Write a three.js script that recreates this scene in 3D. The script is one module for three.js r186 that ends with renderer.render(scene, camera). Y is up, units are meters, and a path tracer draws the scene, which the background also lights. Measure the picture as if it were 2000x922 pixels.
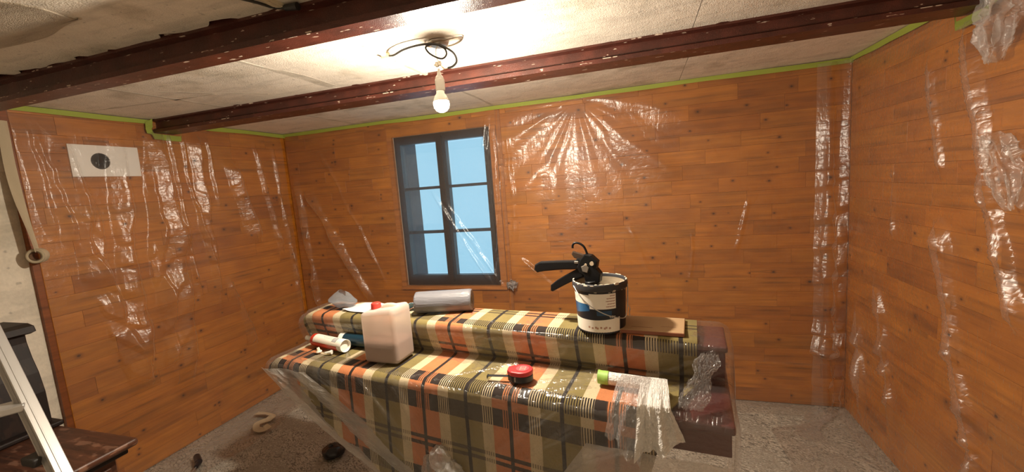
import * as THREE from 'three';
import { mergeGeometries, toCreasedNormals } from 'three/addons/utils/BufferGeometryUtils.js';
import { RoundedBoxGeometry } from 'three/addons/geometries/RoundedBoxGeometry.js';

// ---------------------------------------------------------------- camera, sky, exposure
const scene = new THREE.Scene();
const camera = new THREE.PerspectiveCamera(58.64, 2000 / 922, 0.05, 60);
camera.rotation.order = 'YXZ';
camera.position.set(0, 1.5734, 0);
camera.rotation.set(-0.1228, 0.3064, -0.0757);
scene.add(camera);
const SKY = new THREE.Color().setRGB(0.42, 0.76, 1.0);       // even overcast dusk seen through the panes
scene.background = SKY;
scene.backgroundIntensity = 0.5;
const BULB = { pos: [-0.731, 1.9, -1.534], color: new THREE.Color().setRGB(1.0, 0.87, 0.70), power: 3.85 };
const renderer = new THREE.WebGLRenderer({ antialias: true });
renderer.toneMapping = THREE.LinearToneMapping;
renderer.toneMappingExposure = 2.25;
renderer.shadowMap.enabled = true;
renderer.shadowMap.type = THREE.PCFSoftShadowMap;
const bulbLight = new THREE.PointLight(BULB.color, BULB.power, 0, 2);
bulbLight.name = 'bulb_light';
bulbLight.position.set(...BULB.pos);
bulbLight.castShadow = true; bulbLight.shadow.radius = 1.5; bulbLight.shadow.mapSize.set(2048, 2048);
bulbLight.shadow.camera.near = 0.04; bulbLight.shadow.bias = -0.002;
scene.add(bulbLight);

// ---------------------------------------------------------------- small helpers
let seed = 20240611;
function rnd() { seed = (seed * 1664525 + 1013904223) >>> 0; return seed / 4294967296; }
const rr = (a, b) => a + (b - a) * rnd();
const V = (x, y, z) => new THREE.Vector3(x, y, z);
const lerp = (a, b, t) => a + (b - a) * t;
const clamp = (x, a = 0, b = 1) => Math.min(b, Math.max(a, x));
const sm = (a, b, x) => { const t = clamp((x - a) / (b - a)); return t * t * (3 - 2 * t); };
function h2(ix, iy, s) {
  let h = (ix * 374761393 + iy * 668265263 + s * 2147483647) | 0;
  h = Math.imul(h ^ (h >>> 13), 1274126177); h = Math.imul(h ^ (h >>> 15), 2246822519);
  return ((h ^ (h >>> 16)) >>> 0) / 4294967296;
}
function vn(x, y, s = 0, px = 0, py = 0) {           // value noise 0..1, optional period
  const x0 = Math.floor(x), y0 = Math.floor(y); let fx = x - x0, fy = y - y0;
  fx = fx * fx * fx * (fx * (fx * 6 - 15) + 10); fy = fy * fy * fy * (fy * (fy * 6 - 15) + 10);
  const wx = (i) => px ? ((i % px) + px) % px : i, wy = (i) => py ? ((i % py) + py) % py : i;
  const a = h2(wx(x0), wy(y0), s), b = h2(wx(x0 + 1), wy(y0), s), c = h2(wx(x0), wy(y0 + 1), s), d = h2(wx(x0 + 1), wy(y0 + 1), s);
  return a + (b - a) * fx + (c - a) * fy + (a - b - c + d) * fx * fy;
}
function fbm(x, y, s, oct, px = 0, py = 0) { let t = 0, a = 0.5, n = 0; for (let i = 0; i < oct; i++) { t += a * vn(x, y, s + i * 17, px, py); n += a; x *= 2; y *= 2; px *= 2; py *= 2; a *= 0.5; } return t / n; }
const ridged = (x, y, s, px, py) => 1 - Math.abs(2 * vn(x, y, s, px, py) - 1);

const used = {};
function numbered(n) { const k = used[n] = (used[n] ?? -1) + 1; return k ? n + '_' + String(k).padStart(3, '0') : n; }
function tag(o, label, category, group) { if (label) o.userData.label = label; if (category) o.userData.category = category; if (group) o.userData.group = group; return o; }
function thing(name, label, category, pos = [0, 0, 0], turn = 0, group) {
  const o = new THREE.Group(); o.name = numbered(name); o.position.set(...pos); o.rotation.y = turn; scene.add(o);
  return tag(o, label, category, group);
}
function part(name, geo, mat, parent, label) { const m = new THREE.Mesh(geo, mat); m.name = name; parent.add(m); if (label) m.userData.label = label; return m; }
function solo(name, geo, mat, label, category, group) { const m = new THREE.Mesh(geo, mat); m.name = numbered(name); scene.add(m); return tag(m, label, category, group); }
function structure(name, geo, mat, label) { const m = new THREE.Mesh(geo, mat); m.name = name; scene.add(m); m.userData.kind = 'structure'; if (label) m.userData.label = label; return m; }
function flat(g) { const n = g.index ? g.toNonIndexed() : g; for (const k of Object.keys(n.attributes)) if (!['position', 'normal', 'uv'].includes(k)) n.deleteAttribute(k); return n; }
const merge = (list) => mergeGeometries(list.map(flat));
function box(x0, x1, y0, y1, z0, z1) { const g = new THREE.BoxGeometry(x1 - x0, y1 - y0, z1 - z0); metreUV(g); return g.translate((x0 + x1) / 2, (y0 + y1) / 2, (z0 + z1) / 2); }
function metreUV(g) {
  const p = g.attributes.position, n = g.attributes.normal, u = g.attributes.uv;
  for (let i = 0; i < p.count; i++) {
    const ax = Math.abs(n.getX(i)), ay = Math.abs(n.getY(i)), az = Math.abs(n.getZ(i));
    if (ax >= ay && ax >= az) u.setXY(i, p.getZ(i), p.getY(i)); else if (ay >= az) u.setXY(i, p.getX(i), p.getZ(i)); else u.setXY(i, p.getX(i), p.getY(i));
  }
}
function rbox(w, h, d, r = 0.004, s = 2) { return new RoundedBoxGeometry(w, h, d, s, r); }
function tube(pts, r, seg = 40, rad = 8, closed = false) { return new THREE.TubeGeometry(new THREE.CatmullRomCurve3(pts.map((p) => p.isVector3 ? p : V(...p)), closed, 'centripetal'), seg, r, rad, closed); }
function rod(a, b, r0, r1 = r0, n = 20) {
  const A = V(...a), B = V(...b), d = B.clone().sub(A), g = new THREE.CylinderGeometry(r1, r0, d.length(), n);
  g.applyQuaternion(new THREE.Quaternion().setFromUnitVectors(V(0, 1, 0), d.normalize())); return g.translate((A.x + B.x) / 2, (A.y + B.y) / 2, (A.z + B.z) / 2);
}
function lathe(pts, n = 48) { return new THREE.LatheGeometry(pts.map((p) => new THREE.Vector2(p[0], p[1])), n); }
function extr(pts, depth, bevel = 0.001, holes = []) {
  const s = new THREE.Shape(pts.map((p) => new THREE.Vector2(p[0], p[1])));
  for (const h of holes) { const q = new THREE.Path(); q.absarc(h[0], h[1], h[2], 0, Math.PI * 2, true); s.holes.push(q); }
  return new THREE.ExtrudeGeometry(s, { depth: depth - 2 * bevel, bevelEnabled: bevel > 0, bevelThickness: bevel, bevelSize: bevel, bevelSegments: 2, curveSegments: 10 }).translate(0, 0, -depth / 2 + bevel);
}
function sheet(nu, nv, f, uvf) {                      // a surface from f(u,v) -> [x,y,z]
  const pos = new Float32Array((nu + 1) * (nv + 1) * 3), uv = new Float32Array((nu + 1) * (nv + 1) * 2), idx = [];
  for (let j = 0; j <= nv; j++) for (let i = 0; i <= nu; i++) {
    const k = j * (nu + 1) + i, p = f(i / nu, j / nv), q = uvf ? uvf(i / nu, j / nv) : [i / nu, j / nv];
    pos.set(p, k * 3); uv.set(q, k * 2);
    if (i < nu && j < nv) idx.push(k, k + 1, k + nu + 1, k + 1, k + nu + 2, k + nu + 1);
  }
  const g = new THREE.BufferGeometry();
  g.setAttribute('position', new THREE.BufferAttribute(pos, 3)); g.setAttribute('uv', new THREE.BufferAttribute(uv, 2)); g.setIndex(idx); g.computeVertexNormals();
  return g;
}
function slabSheet(nu, nv, f, uvf, t) {               // the same with thickness t (both faces and the rim)
  const top = sheet(nu, nv, f, uvf), P = top.attributes.position, N = top.attributes.normal, low = top.clone(), Q = low.attributes.position;
  for (let i = 0; i < P.count; i++) Q.setXYZ(i, P.getX(i) - N.getX(i) * t, P.getY(i) - N.getY(i) * t, P.getZ(i) - N.getZ(i) * t);
  const a = low.index.array; for (let i = 0; i < a.length; i += 3) { const k = a[i]; a[i] = a[i + 1]; a[i + 1] = k; }
  low.computeVertexNormals();
  const rim = [], row = [];
  for (let i = 0; i <= nu; i++) row.push(i); for (let j = 1; j <= nv; j++) row.push(j * (nu + 1) + nu);
  for (let i = nu - 1; i >= 0; i--) row.push(nv * (nu + 1) + i); for (let j = nv - 1; j >= 0; j--) row.push(j * (nu + 1));
  const U = top.attributes.uv, uvs = [];
  for (let k = 0; k + 1 < row.length; k++) for (const [b, i] of [[P, row[k]], [Q, row[k]], [P, row[k + 1]], [P, row[k + 1]], [Q, row[k]], [Q, row[k + 1]]]) { rim.push(b.getX(i), b.getY(i), b.getZ(i)); uvs.push(U.getX(i), U.getY(i)); }
  const r = new THREE.BufferGeometry(); r.setAttribute('position', new THREE.Float32BufferAttribute(rim, 3)); r.setAttribute('uv', new THREE.Float32BufferAttribute(uvs, 2)); r.computeVertexNormals();
  return merge([top, low, r]);
}

// ---------------------------------------------------------------- textures
function tex8(w, h, f, repeat = true) {               // f(x,y) -> [r,g,b] sRGB 0..255
  const d = new Uint8Array(w * h * 4);
  for (let y = 0; y < h; y++) for (let x = 0; x < w; x++) { const c = f(x, y), k = (y * w + x) * 4; d[k] = clamp(c[0], 0, 255); d[k + 1] = clamp(c[1], 0, 255); d[k + 2] = clamp(c[2], 0, 255); d[k + 3] = 255; }
  const t = new THREE.DataTexture(d, w, h); t.colorSpace = THREE.SRGBColorSpace; t.magFilter = t.minFilter = THREE.LinearFilter;
  t.wrapS = t.wrapT = repeat ? THREE.RepeatWrapping : THREE.ClampToEdgeWrapping; t.needsUpdate = true; return t;
}
function texH(w, h, f, repeat = true) {               // height map 0..1
  const d = new Float32Array(w * h * 4);
  for (let y = 0; y < h; y++) for (let x = 0; x < w; x++) { const c = f(x, y), k = (y * w + x) * 4; d[k] = d[k + 1] = d[k + 2] = c; d[k + 3] = 1; }
  const t = new THREE.DataTexture(d, w, h, THREE.RGBAFormat, THREE.FloatType); t.magFilter = t.minFilter = THREE.LinearFilter;
  t.wrapS = t.wrapT = repeat ? THREE.RepeatWrapping : THREE.ClampToEdgeWrapping; t.needsUpdate = true; return t;
}
const scaled = (t, sx, sy) => { const c = t.clone(); c.repeat.set(sx, sy); c.needsUpdate = true; return c; };
const std = (o) => new THREE.MeshStandardMaterial({ roughness: 0.6, side: THREE.DoubleSide, ...o });
const phys = (o) => new THREE.MeshPhysicalMaterial({ roughness: 0.6, side: THREE.DoubleSide, ...o });
const C = (r, g, b) => new THREE.Color().setRGB(r, g, b);

// pine: 2.0 m x 0.6 m, six boards with grain and knots
const PW = 1536, PH = 512, knots = [];
for (let k = 0; k < 26; k++) knots.push([rr(0, PW), (k % 6) * PH / 6 + rr(18, 66), rr(2.2, 6.5)]);
const pineMap = tex8(PW, PH, (x, y) => {
  const row = Math.floor(y / (PH / 6)); let yy = y, dark = 0;
  for (const [kx, ky, kr] of knots) {
    let dx = x - kx; if (dx > PW / 2) dx -= PW; if (dx < -PW / 2) dx += PW; const dy = y - ky; if (Math.abs(dy) > 45 || Math.abs(dx) > 110) continue;
    const q = Math.hypot(dx * 0.85, dy); yy += (dy > 0 ? 1 : -1) * -9 * Math.exp(-(dx * dx) / 1600 - (dy * dy) / 250) * (kr / 5);
    dark = Math.max(dark, 1 - sm(kr * 0.75, kr * 1.35, q + 1.5 * vn(x * 0.5, y * 0.5, 5))); dark = Math.max(dark, 0.28 * (1 - sm(kr, kr * 3.2, q)));
  }
  const g1 = fbm(x / 192, yy / 8, 11 + row * 7, 3, 8, 64), g2 = vn(x / 96, yy / 2.4, 31 + row, 16, 0), b = fbm(x / 96, y / 42, 71, 2, 16, 0);
  const streak = Math.pow(vn(x / 192, yy / 14, 91 + row, 8, 0), 5);
  const t = 0.86 + 0.14 * (g1 - 0.5) + 0.06 * (g2 - 0.5) + 0.14 * (b - 0.5) - 0.16 * streak;
  const c = [205 * t, 147 * t * (0.98 + 0.05 * (b - 0.5)), 84 * t * (0.95 + 0.15 * (b - 0.5))];
  return [lerp(c[0], 62, dark), lerp(c[1], 34, dark), lerp(c[2], 18, dark)];
});
const pineUV = scaled(pineMap, 1 / 2.0, 1 / 0.6);
const pineBump = scaled(texH(512, 256, (x, y) => 0.6 * fbm(x / 64, y / 3, 5, 2, 8, 0) + 0.4 * vn(x / 2, y / 2, 9)), 1 / 0.5, 1 / 0.25);
const pineTints = [[1, 1, 1], [0.92, 0.88, 0.84], [1.06, 1.05, 0.98], [0.86, 0.80, 0.74], [1.0, 0.95, 0.86], [0.96, 0.98, 0.90], [0.78, 0.70, 0.62], [1.03, 1.0, 0.82]];
const pineMats = pineTints.map((c) => std({ map: pineUV, bumpMap: pineBump, bumpScale: 0.0005, color: C(c[0] * 1.0, c[1] * 0.76, c[2] * 0.22), roughness: 0.46 }));

// plaster ceiling: 4.2 x 2.1 m print of stains and filler smears, matt
const plasterMap = tex8(1024, 1024, (x, y) => {
  const a = fbm(x / 128, y / 128, 3, 5, 8, 8), b = fbm(x / 32, y / 32, 41, 3, 32, 32), f = vn(x / 2, y / 2, 77, 512, 512);
  const blot = sm(0.56, 0.76, fbm(x / 170.66, y / 170.66, 140, 5, 6, 6)), smear = sm(0.60, 0.72, fbm(x / 128, y / 20, 222, 4, 8, 0)) * 0.5;
  const pit = vn(x / 7, y / 7, 303, 0, 0) > 0.955 ? 0.3 : 0;
  const t = 1 - 0.09 * (a - 0.5) - 0.07 * (b - 0.5) - 0.05 * (f - 0.5) - 0.16 * blot * (0.6 + 0.8 * (b - 0.3)) - 0.10 * smear - pit * 0.5;
  return [226 * t, 219 * t * (1 - 0.01 * blot), 204 * t * (1 - 0.035 * blot)];
});
const plasterBump = texH(1024, 1024, (x, y) => 0.7 * fbm(x / 64, y / 64, 8, 5, 16, 16) + 0.3 * vn(x / 3, y / 3, 15));
const plasterMat = std({ map: scaled(plasterMap, 0.55, 0.55), bumpMap: scaled(plasterBump, 1, 1), bumpScale: 0.003, color: C(1.0, 0.985, 0.99), roughness: 0.9 });
const patchGrey = std({ map: scaled(plasterMap, 0.8, 0.8), bumpMap: scaled(plasterBump, 1.4, 1.4), bumpScale: 0.004, color: C(0.60, 0.55, 0.50), roughness: 0.95 });
const wallPaint = std({ map: scaled(plasterMap, 0.25, 0.25), bumpMap: scaled(plasterBump, 1, 1), bumpScale: 0.002, color: C(1.0, 0.97, 0.94), roughness: 0.85 });
const fillerMat = std({ map: scaled(plasterMap, 2.1, 2.1), bumpMap: scaled(plasterBump, 3, 3), bumpScale: 0.003, color: C(0.76, 0.74, 0.72), roughness: 0.95 });
const rawDeck = std({ map: scaled(plasterMap, 0.7, 0.7), color: C(0.34, 0.27, 0.21), roughness: 1 });

// painted beam: oxide red-brown, scuffs and white plaster splashes (1 m tile along the beam)
const beamMap = tex8(1024, 256, (x, y) => {
  const a = fbm(x / 64, y / 32, 21, 4, 16, 8), d = vn(x / 2, y / 2, 12, 512, 128);
  const spl = sm(0.80, 0.83, fbm(x / 42.67, y / 8, 66, 3, 24, 32)), t = 1 + 0.5 * (a - 0.5) + 0.12 * (d - 0.5);
  const c = [76 * t, 38 * t, 29 * t]; return [lerp(c[0], 205, spl), lerp(c[1], 190, spl), lerp(c[2], 172, spl)];
});
const beamMat = std({ map: scaled(beamMap, 0.9, 3.0), bumpMap: scaled(plasterBump, 2, 2), bumpScale: 0.0015, roughness: 0.36 });

// floor: matted grey-beige fibre with dark flecks
const floorMap = tex8(1024, 1024, (x, y) => {
  const a = fbm(x / 128, y / 128, 4, 4, 8, 8), w = 14 * (fbm(x / 64, y / 64, 50, 2, 16, 16) - 0.5);
  const fl1 = sm(0.66, 0.80, vn((x + y * 0.4) / 18 + w * 0.2, (y - x * 0.3) / 5 + w * 0.2, 60)), fl2 = sm(0.68, 0.82, vn((x - y * 0.5) / 6 + w * .2, (y + x * 0.6) / 16 + w * .2, 61)), f = vn(x / 2, y / 2, 7, 512, 512);
  const t = 1 + 0.30 * (a - 0.5) + 0.16 * (f - 0.5) - 0.34 * Math.max(fl1, fl2) * sm(0.3, 0.6, a);
  const lite = sm(0.74, 0.82, vn((x - y * 0.3) / 9 + 40, (y + x * 0.2) / 5, 64)) * 0.55; return [lerp(168 * t, 214, lite), lerp(161 * t, 208, lite), lerp(148 * t, 198, lite)];
});
const floorBump = texH(1024, 1024, (x, y) => 0.5 * fbm(x / 32, y / 32, 33, 4, 32, 32) + 0.5 * ridged((x + y * .4) / 18, y / 9, 60, 0, 0) * 0.6);
const floorMat = std({ map: scaled(floorMap, 1.1, 1.1), bumpMap: scaled(floorBump, 1.1, 1.1), bumpScale: 0.012, roughness: 0.85 });

// crinkled plastic film
const crinkle = texH(1024, 1024, (x, y) => {
  const wx = 10 * (fbm(x / 64, y / 64, 91, 2, 16, 16) - 0.5), wy = 10 * (fbm(x / 64, y / 64, 92, 2, 16, 16) - 0.5);
  const r1 = Math.pow(ridged((x + wx) / 64, (y + wy) / 64, 101, 16, 16), 3), r2 = Math.pow(ridged((x + wy) / 32 + 3, (y - wx) / 32, 102, 32, 32), 3), r3 = Math.pow(ridged((x - wx) / 16, (y + wy) / 16, 103, 64, 64), 2);
  return 0.5 * r1 + 0.3 * r2 + 0.14 * r3 + 0.3 * fbm(x / 128, y / 128, 104, 2, 8, 8);
});
function film(o = {}) {
  const { tile = 0.5, bump = 0.006, ...rest } = o;
  return phys({ color: C(0.96, 0.95, 0.94), transmission: 0.975, thickness: 0, ior: 1.57, roughness: 0.3, bumpMap: scaled(crinkle, 1 / tile, 1 / tile), bumpScale: bump, ...rest });
}
const filmWall = film({ tile: 0.7, bump: 0.0019 });
const filmDesk = film({ tile: 0.4, bump: 0.003, roughness: 0.2, transmission: 0.975 });
const filmLoose = film({ tile: 0.4, bump: 0.005, roughness: 0.3, transmission: 0.86 });

// ---------------------------------------------------------------- room shell
const XL = -2.964, XR = 1.18, ZB = -3.003, H = 2.15, ZF = 0.55;
const fl = structure('floor', box(XL - 0.3, XR + 0.3, -0.2, 0, ZB - 0.3, ZF + 0.2), floorMat, 'grey beige matted floor with dark flecks');
const ceil = structure('ceiling', box(XL - 0.3, XR + 0.3, H + 0.075, H + 0.28, ZB - 0.3, ZF + 0.2), rawDeck, 'stained white plaster board ceiling between two steel beams');
structure('wall_front', box(XL - 0.3, XR + 0.3, 0, H + 0.075, ZF, ZF + 0.2), wallPaint);
const FZ = -1.653, FY = 1.88;                        // flue hole in the left wall
const wallL = structure('wall_left', merge([box(XL - 0.3, XL - 0.021, 0, FY - 0.06, ZB - 0.3, ZF), box(XL - 0.3, XL - 0.021, FY + 0.06, H + 0.075, ZB - 0.3, ZF), box(XL - 0.3, XL - 0.021, FY - 0.06, FY + 0.06, ZB - 0.3, FZ - 0.06), box(XL - 0.3, XL - 0.021, FY - 0.06, FY + 0.06, FZ + 0.06, ZF)]), wallPaint, 'left wall, white plaster beside wooden boards');
const wallR = structure('wall_right', box(XR + 0.021, XR + 0.25, 0, H + 0.075, ZB - 0.3, ZF), wallPaint, 'right wall clad in wooden boards');
// the back wall is four blocks round the window opening
const WX0 = -1.895, WX1 = -1.065, WY0 = 0.80, WY1 = 2.01;
const wallB = structure('wall_back', merge([
  box(XL - 0.021, WX0, 0, H + 0.075, ZB - 0.26, ZB - 0.021), box(WX1, XR + 0.021, 0, H + 0.075, ZB - 0.26, ZB - 0.021),
  box(WX0, WX1, 0, WY0, ZB - 0.26, ZB - 0.021), box(WX0, WX1, WY1, H + 0.075, ZB - 0.26, ZB - 0.021)]), wallPaint, 'back wall clad in wooden boards round the window');

// boards: each a chamfered piece of its own
function plankGeo(L, hgt, t) {
  const g = [], c = 0.0009, u0 = rr(0, 2), v0 = Math.floor(rr(0, 6)) * 0.1 + rr(0, 0.1 - Math.min(hgt, 0.1)) + (0), P = [], UV = [];
  const ring = [[0, 0, 0], [L, 0, 0], [L, hgt, 0], [0, hgt, 0]], mid = ring.map(([a, b]) => [a, b, t - c]), top = [[c, c, t], [L - c, c, t], [L - c, hgt - c, t], [c, hgt - c, t]];
  const quad = (a, b, d, e) => { for (const q of [a, b, d, a, d, e]) { P.push(...q); UV.push(u0 + q[0], v0 + q[1]); } };
  for (let i = 0; i < 4; i++) { const j = (i + 1) % 4; quad(ring[i], ring[j], mid[j], mid[i]); quad(mid[i], mid[j], top[j], top[i]); }
  quad(...top);
  const b = new THREE.BufferGeometry(); b.setAttribute('position', new THREE.Float32BufferAttribute(P, 3)); b.setAttribute('uv', new THREE.Float32BufferAttribute(UV, 2)); b.computeVertexNormals(); return b;
}
// frame(a, b, d): a along the wall, b up, d out of it
function cladding(wall, a0, a1, place, holes, lens) {
  let y = 0.004, first = true;
  while (y < H - 0.012) {
    const hgt = Math.min(H - 0.006 - y, 0.0955 + rr(-0.004, 0.004)); let a = a0 - rr(0, 0.3);
    while (a < a1 - 0.004) {
      let L = rr(lens[0], lens[1]); let s = Math.max(a, a0), e = Math.min(a + L, a1); a += L;
      if (a1 - e < 0.05) { e = a1; a = a1; }
      let spans = [[s, e]];
      for (const [ha, hb, hy0, hy1] of holes) if (y + hgt > hy0 + 0.01 && y < hy1 - 0.01) spans = spans.flatMap(([p, q]) => [[p, Math.min(q, ha)], [Math.max(p, hb), q]]).filter(([p, q]) => q - p > 0.02);
      const cut = spans.map(([p, q]) => [p, q, y, y + hgt]);
      for (const [ha, hb, hy0, hy1] of holes) { const p = Math.max(s, ha), q = Math.min(e, hb); if (q - p > 0.02 && y < hy1 - 0.01 && y + hgt > hy1 + 0.012) cut.push([p, q, hy1, y + hgt]); if (q - p > 0.02 && y + hgt > hy0 + 0.01 && y < hy0 - 0.012) cut.push([p, q, y, hy0]); }
      for (const [p, q, y0, y1] of cut) {
        if (y1 - y0 < 0.015) continue;
        const m = part('plank', plankGeo(q - p - 0.0007, y1 - y0 - 0.0007, 0.0205 + rr(-0.0007, 0.0007)), pineMats[Math.floor(Math.pow(rnd(), 1.4) * pineMats.length)], wall);
        place(m, p + 0.00035, q - p - 0.0007, y0 + 0.00035);
      }
    }
    y += hgt;
  }
}
cladding(wallB, XL, XR, (m, a, L, y) => m.position.set(a, y, ZB - 0.0208), [[WX0 - 0.045, WX1 + 0.052, WY0 - 0.03, WY1]], [0.24, 0.62]);
cladding(wallL, ZB, -1.315, (m, a, L, y) => { m.position.set(XL - 0.0208, y, a + L); m.rotation.y = Math.PI / 2; }, [[FZ - 0.06, FZ + 0.06, FY - 0.06, FY + 0.06]], [0.3, 0.8]);
cladding(wallR, ZB, -0.9, (m, a, L, y) => { m.position.set(XR + 0.0208, y, a); m.rotation.y = -Math.PI / 2; }, [], [0.28, 0.7]);
// brown edge batten where the boards of the left wall stop, and the batten right of the window
structure('trim_1', box(XL - 0.0205, XL + 0.003, 0, H, -1.313, -1.285), std({ map: pineUV, color: C(0.50, 0.30, 0.20), roughness: 0.5 }), 'brown wooden batten closing the boards beside the white wall');
structure('trim_2', box(-1.012, -0.975, 0, H, ZB - 0.02, ZB + 0.006), std({ map: pineUV, color: C(0.80, 0.62, 0.44), roughness: 0.5 }), 'upright wooden batten right of the window');

// ceiling boards with broken edges beside the beams; the joints are filled
const B1 = [-1.165, -1.085], B2 = [-2.085, -1.955];
function raggedBoard(x0, x1, z0, z1, jag0, jag1, mat) {
  const pts = [], n = Math.max(2, Math.round((x1 - x0) / 0.025));
  for (let i = 0; i <= n; i++) pts.push([lerp(x0, x1, i / n), -(z1 - (jag1 ? 0.006 + 0.034 * Math.pow(vn(i * 0.45, z1 * 9, 400), 2.4) + 0.006 * rnd() : 0))]);
  for (let i = n; i >= 0; i--) pts.push([lerp(x0, x1, i / n), -(z0 + (jag0 ? 0.006 + 0.036 * Math.pow(vn(i * 0.45, z0 * 9, 410), 2.4) + 0.006 * rnd() : 0))]);
  const s = new THREE.Shape(pts.map((p) => new THREE.Vector2(...p)));
  const g = new THREE.ExtrudeGeometry(s, { depth: 0.012, bevelEnabled: false });
  g.rotateX(-Math.PI / 2).translate(0, H, 0); metreUV(g);
  part('ceiling_board', g, mat, ceil);
}
const gapx = 0.0015;
for (const [z0, z1, cuts, j0, j1] of [[ZB - 0.03, B2[0] + 0.028, [XL - 0.1, -2.2, -1.012, 0.25, XR + 0.1], 0, 1], [B2[1] - 0.03, B1[0] + 0.02, [XL - 0.1, -2.35, -1.53, -1.0, 0.22, XR + 0.1], 1, 1], [B1[1] - 0.02, ZF, [XL - 0.1, -1.0, XR + 0.1], 1, 0]])
  for (let i = 0; i + 1 < cuts.length; i++) raggedBoard(cuts[i] + gapx, cuts[i + 1] - gapx, z0, z1, j0, j1, plasterMat);
function filler(x0, z0, x1, z1, w, s) {               // a thin uneven smear of joint filler
  const n = 40, dx = x1 - x0, dz = z1 - z0, l = Math.hypot(dx, dz), nx = -dz / l, nz = dx / l;
  part('joint_filler', slabSheet(n, 3, (u, v) => { const ww = w * (0.35 + 1.1 * vn(u * 9, 3, s)), o = 0.02 * (vn(u * 3, 8, s) - 0.5) + (v - 0.5) * ww; return [x0 + dx * u + nx * o, H - 0.0006, z0 + dz * u + nz * o]; }, (u, v) => [u * l, v * w], 0.0006), fillerMat, ceil);
}
filler(-1.55, -1.20, -1.52, -1.92, 0.045, 1); filler(-2.36, -1.22, -2.34, -1.95, 0.03, 2); filler(-1.013, -2.12, -1.012, -2.98, 0.02, 3); filler(-2.2, -2.12, -2.2, -2.98, 0.03, 4);
filler(-1.9, -1.86, -2.25, -1.55, 0.02, 6); filler(-2.9, -1.62, -2.1, -1.72, 0.02, 7);
part('grey_patch', slabSheet(30, 14, (u, v) => { const e = 0.06 * (vn(u * 5, v * 4, 61) - 0.5); return [lerp(-2.9, -1.56 - 0.02 * v, u) + (u > 0.9 ? e * 0.4 : 0), H - 0.0035, lerp(-0.91 + e, -0.72 - 0.12 * (u - 0.9) + 0.2 * (1 - u), v)]; }, (u, v) => [u * 1.3, v * 0.3], 0.0035), patchGrey, ceil, 'thin raised grey patch');  // thin raised slab, greyer than the ceiling boards around it

// steel beams with a flange
function beam(name, z0, z1, y, web, label) {
  const w0 = z0 + web, w1 = z1 - web, t = 0.016;       // profile in (z,y)
  const prof = [[z0, y], [z1, y], [z1, y + t], [w1 + 0.006, y + t + 0.004], [w1, y + t + 0.012], [w1, H - 0.014], [w1 + web * 0.8, H - 0.008], [w1 + web * 0.8, H + 0.075], [w0 - web * 0.8, H + 0.075], [w0 - web * 0.8, H - 0.008], [w0, H - 0.014], [w0, y + t + 0.012], [w0 - 0.006, y + t + 0.004], [z0, y + t]];
  const g = extr(prof.map(([z, yy]) => [-z, yy]), XR - XL + 0.1, 0.0015); g.rotateY(Math.PI / 2).translate((XL + XR) / 2, 0, 0);
  metreUV(g); const m = structure(name, g, beamMat, label); return m;
}
beam('ceiling_beam', B1[0], B1[1], 2.06, 0.03, 'red brown steel ceiling beam nearest the viewer, its lower flange flecked with white plaster');
beam('ceiling_beam_001', B2[0], B2[1], 2.068, 0.032, 'red brown steel ceiling beam behind the bare bulb, black towards both ends');

// ---------------------------------------------------------------- window
const darkWood = std({ color: C(0.035, 0.022, 0.018), roughness: 0.42, map: scaled(pineMap, 1, 2) });
const paleWood = std({ map: pineUV, color: C(0.95, 0.74, 0.50), roughness: 0.5 });
const win = new THREE.Group(); win.name = 'window_1'; win.userData.kind = 'structure'; win.userData.label = 'dark brown two leaf window, each leaf with three bluish panes'; scene.add(win);
const cz = ZB + 0.008;
part('casing', merge([box(WX0 - 0.042, WX0, WY0 - 0.028, WY1, ZB - 0.02, cz), box(WX1, WX1 + 0.05, WY0 - 0.028, WY1, ZB - 0.02, cz)]), paleWood, win);
part('window_sill', box(WX0 - 0.042, WX1 + 0.05, WY0 - 0.028, WY0, ZB - 0.1, cz + 0.01), paleWood, win);
const fz0 = ZB - 0.075, fz1 = ZB - 0.028, ix0 = WX0 + 0.024, ix1 = WX1 - 0.024, iy0 = WY0 + 0.03, iy1 = WY1 - 0.028, mx = (WX0 + WX1) / 2;
part('frame', merge([box(WX0, ix0, WY0, WY1, fz0, fz1), box(ix1, WX1, WY0, WY1, fz0, fz1), box(ix0, ix1, WY0, iy0, fz0, fz1), box(ix0, ix1, iy1, WY1, fz0, fz1)]), darkWood, win);
const paneMat = phys({ color: C(0.93, 0.97, 0.97), transmission: 1, thickness: 0, ior: 1.5, roughness: 0.04 });
for (const [x0, x1] of [[ix0, mx - 0.006], [mx + 0.006, ix1]]) {
  const s = part('sash', merge([box(x0, x0 + 0.034, iy0, iy1, fz0 + 0.004, fz1 + 0.012), box(x1 - 0.034, x1, iy0, iy1, fz0 + 0.004, fz1 + 0.012), box(x0 + 0.034, x1 - 0.034, iy0, iy0 + 0.055, fz0 + 0.004, fz1 + 0.012), box(x0 + 0.034, x1 - 0.034, iy1 - 0.036, iy1, fz0 + 0.004, fz1 + 0.012)]), darkWood, win);
  const py0 = iy0 + 0.055, py1 = iy1 - 0.036, hgt = (py1 - py0) / 3;
  for (let k = 1; k < 3; k++) part('glazing_bar', box(x0 + 0.034, x1 - 0.034, py0 + hgt * k - 0.011, py0 + hgt * k + 0.011, fz0 + 0.006, fz1 + 0.006), darkWood, s);
  for (let k = 0; k < 3; k++) part('pane', box(x0 + 0.035, x1 - 0.035, py0 + hgt * k + 0.011, py0 + hgt * (k + 1) - 0.011, fz0 + 0.02, fz0 + 0.0205), paneMat, s);
}
part('centre_strip', box(mx - 0.016, mx + 0.016, iy0, iy1, fz1 + 0.008, fz1 + 0.026), darkWood, win);
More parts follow.
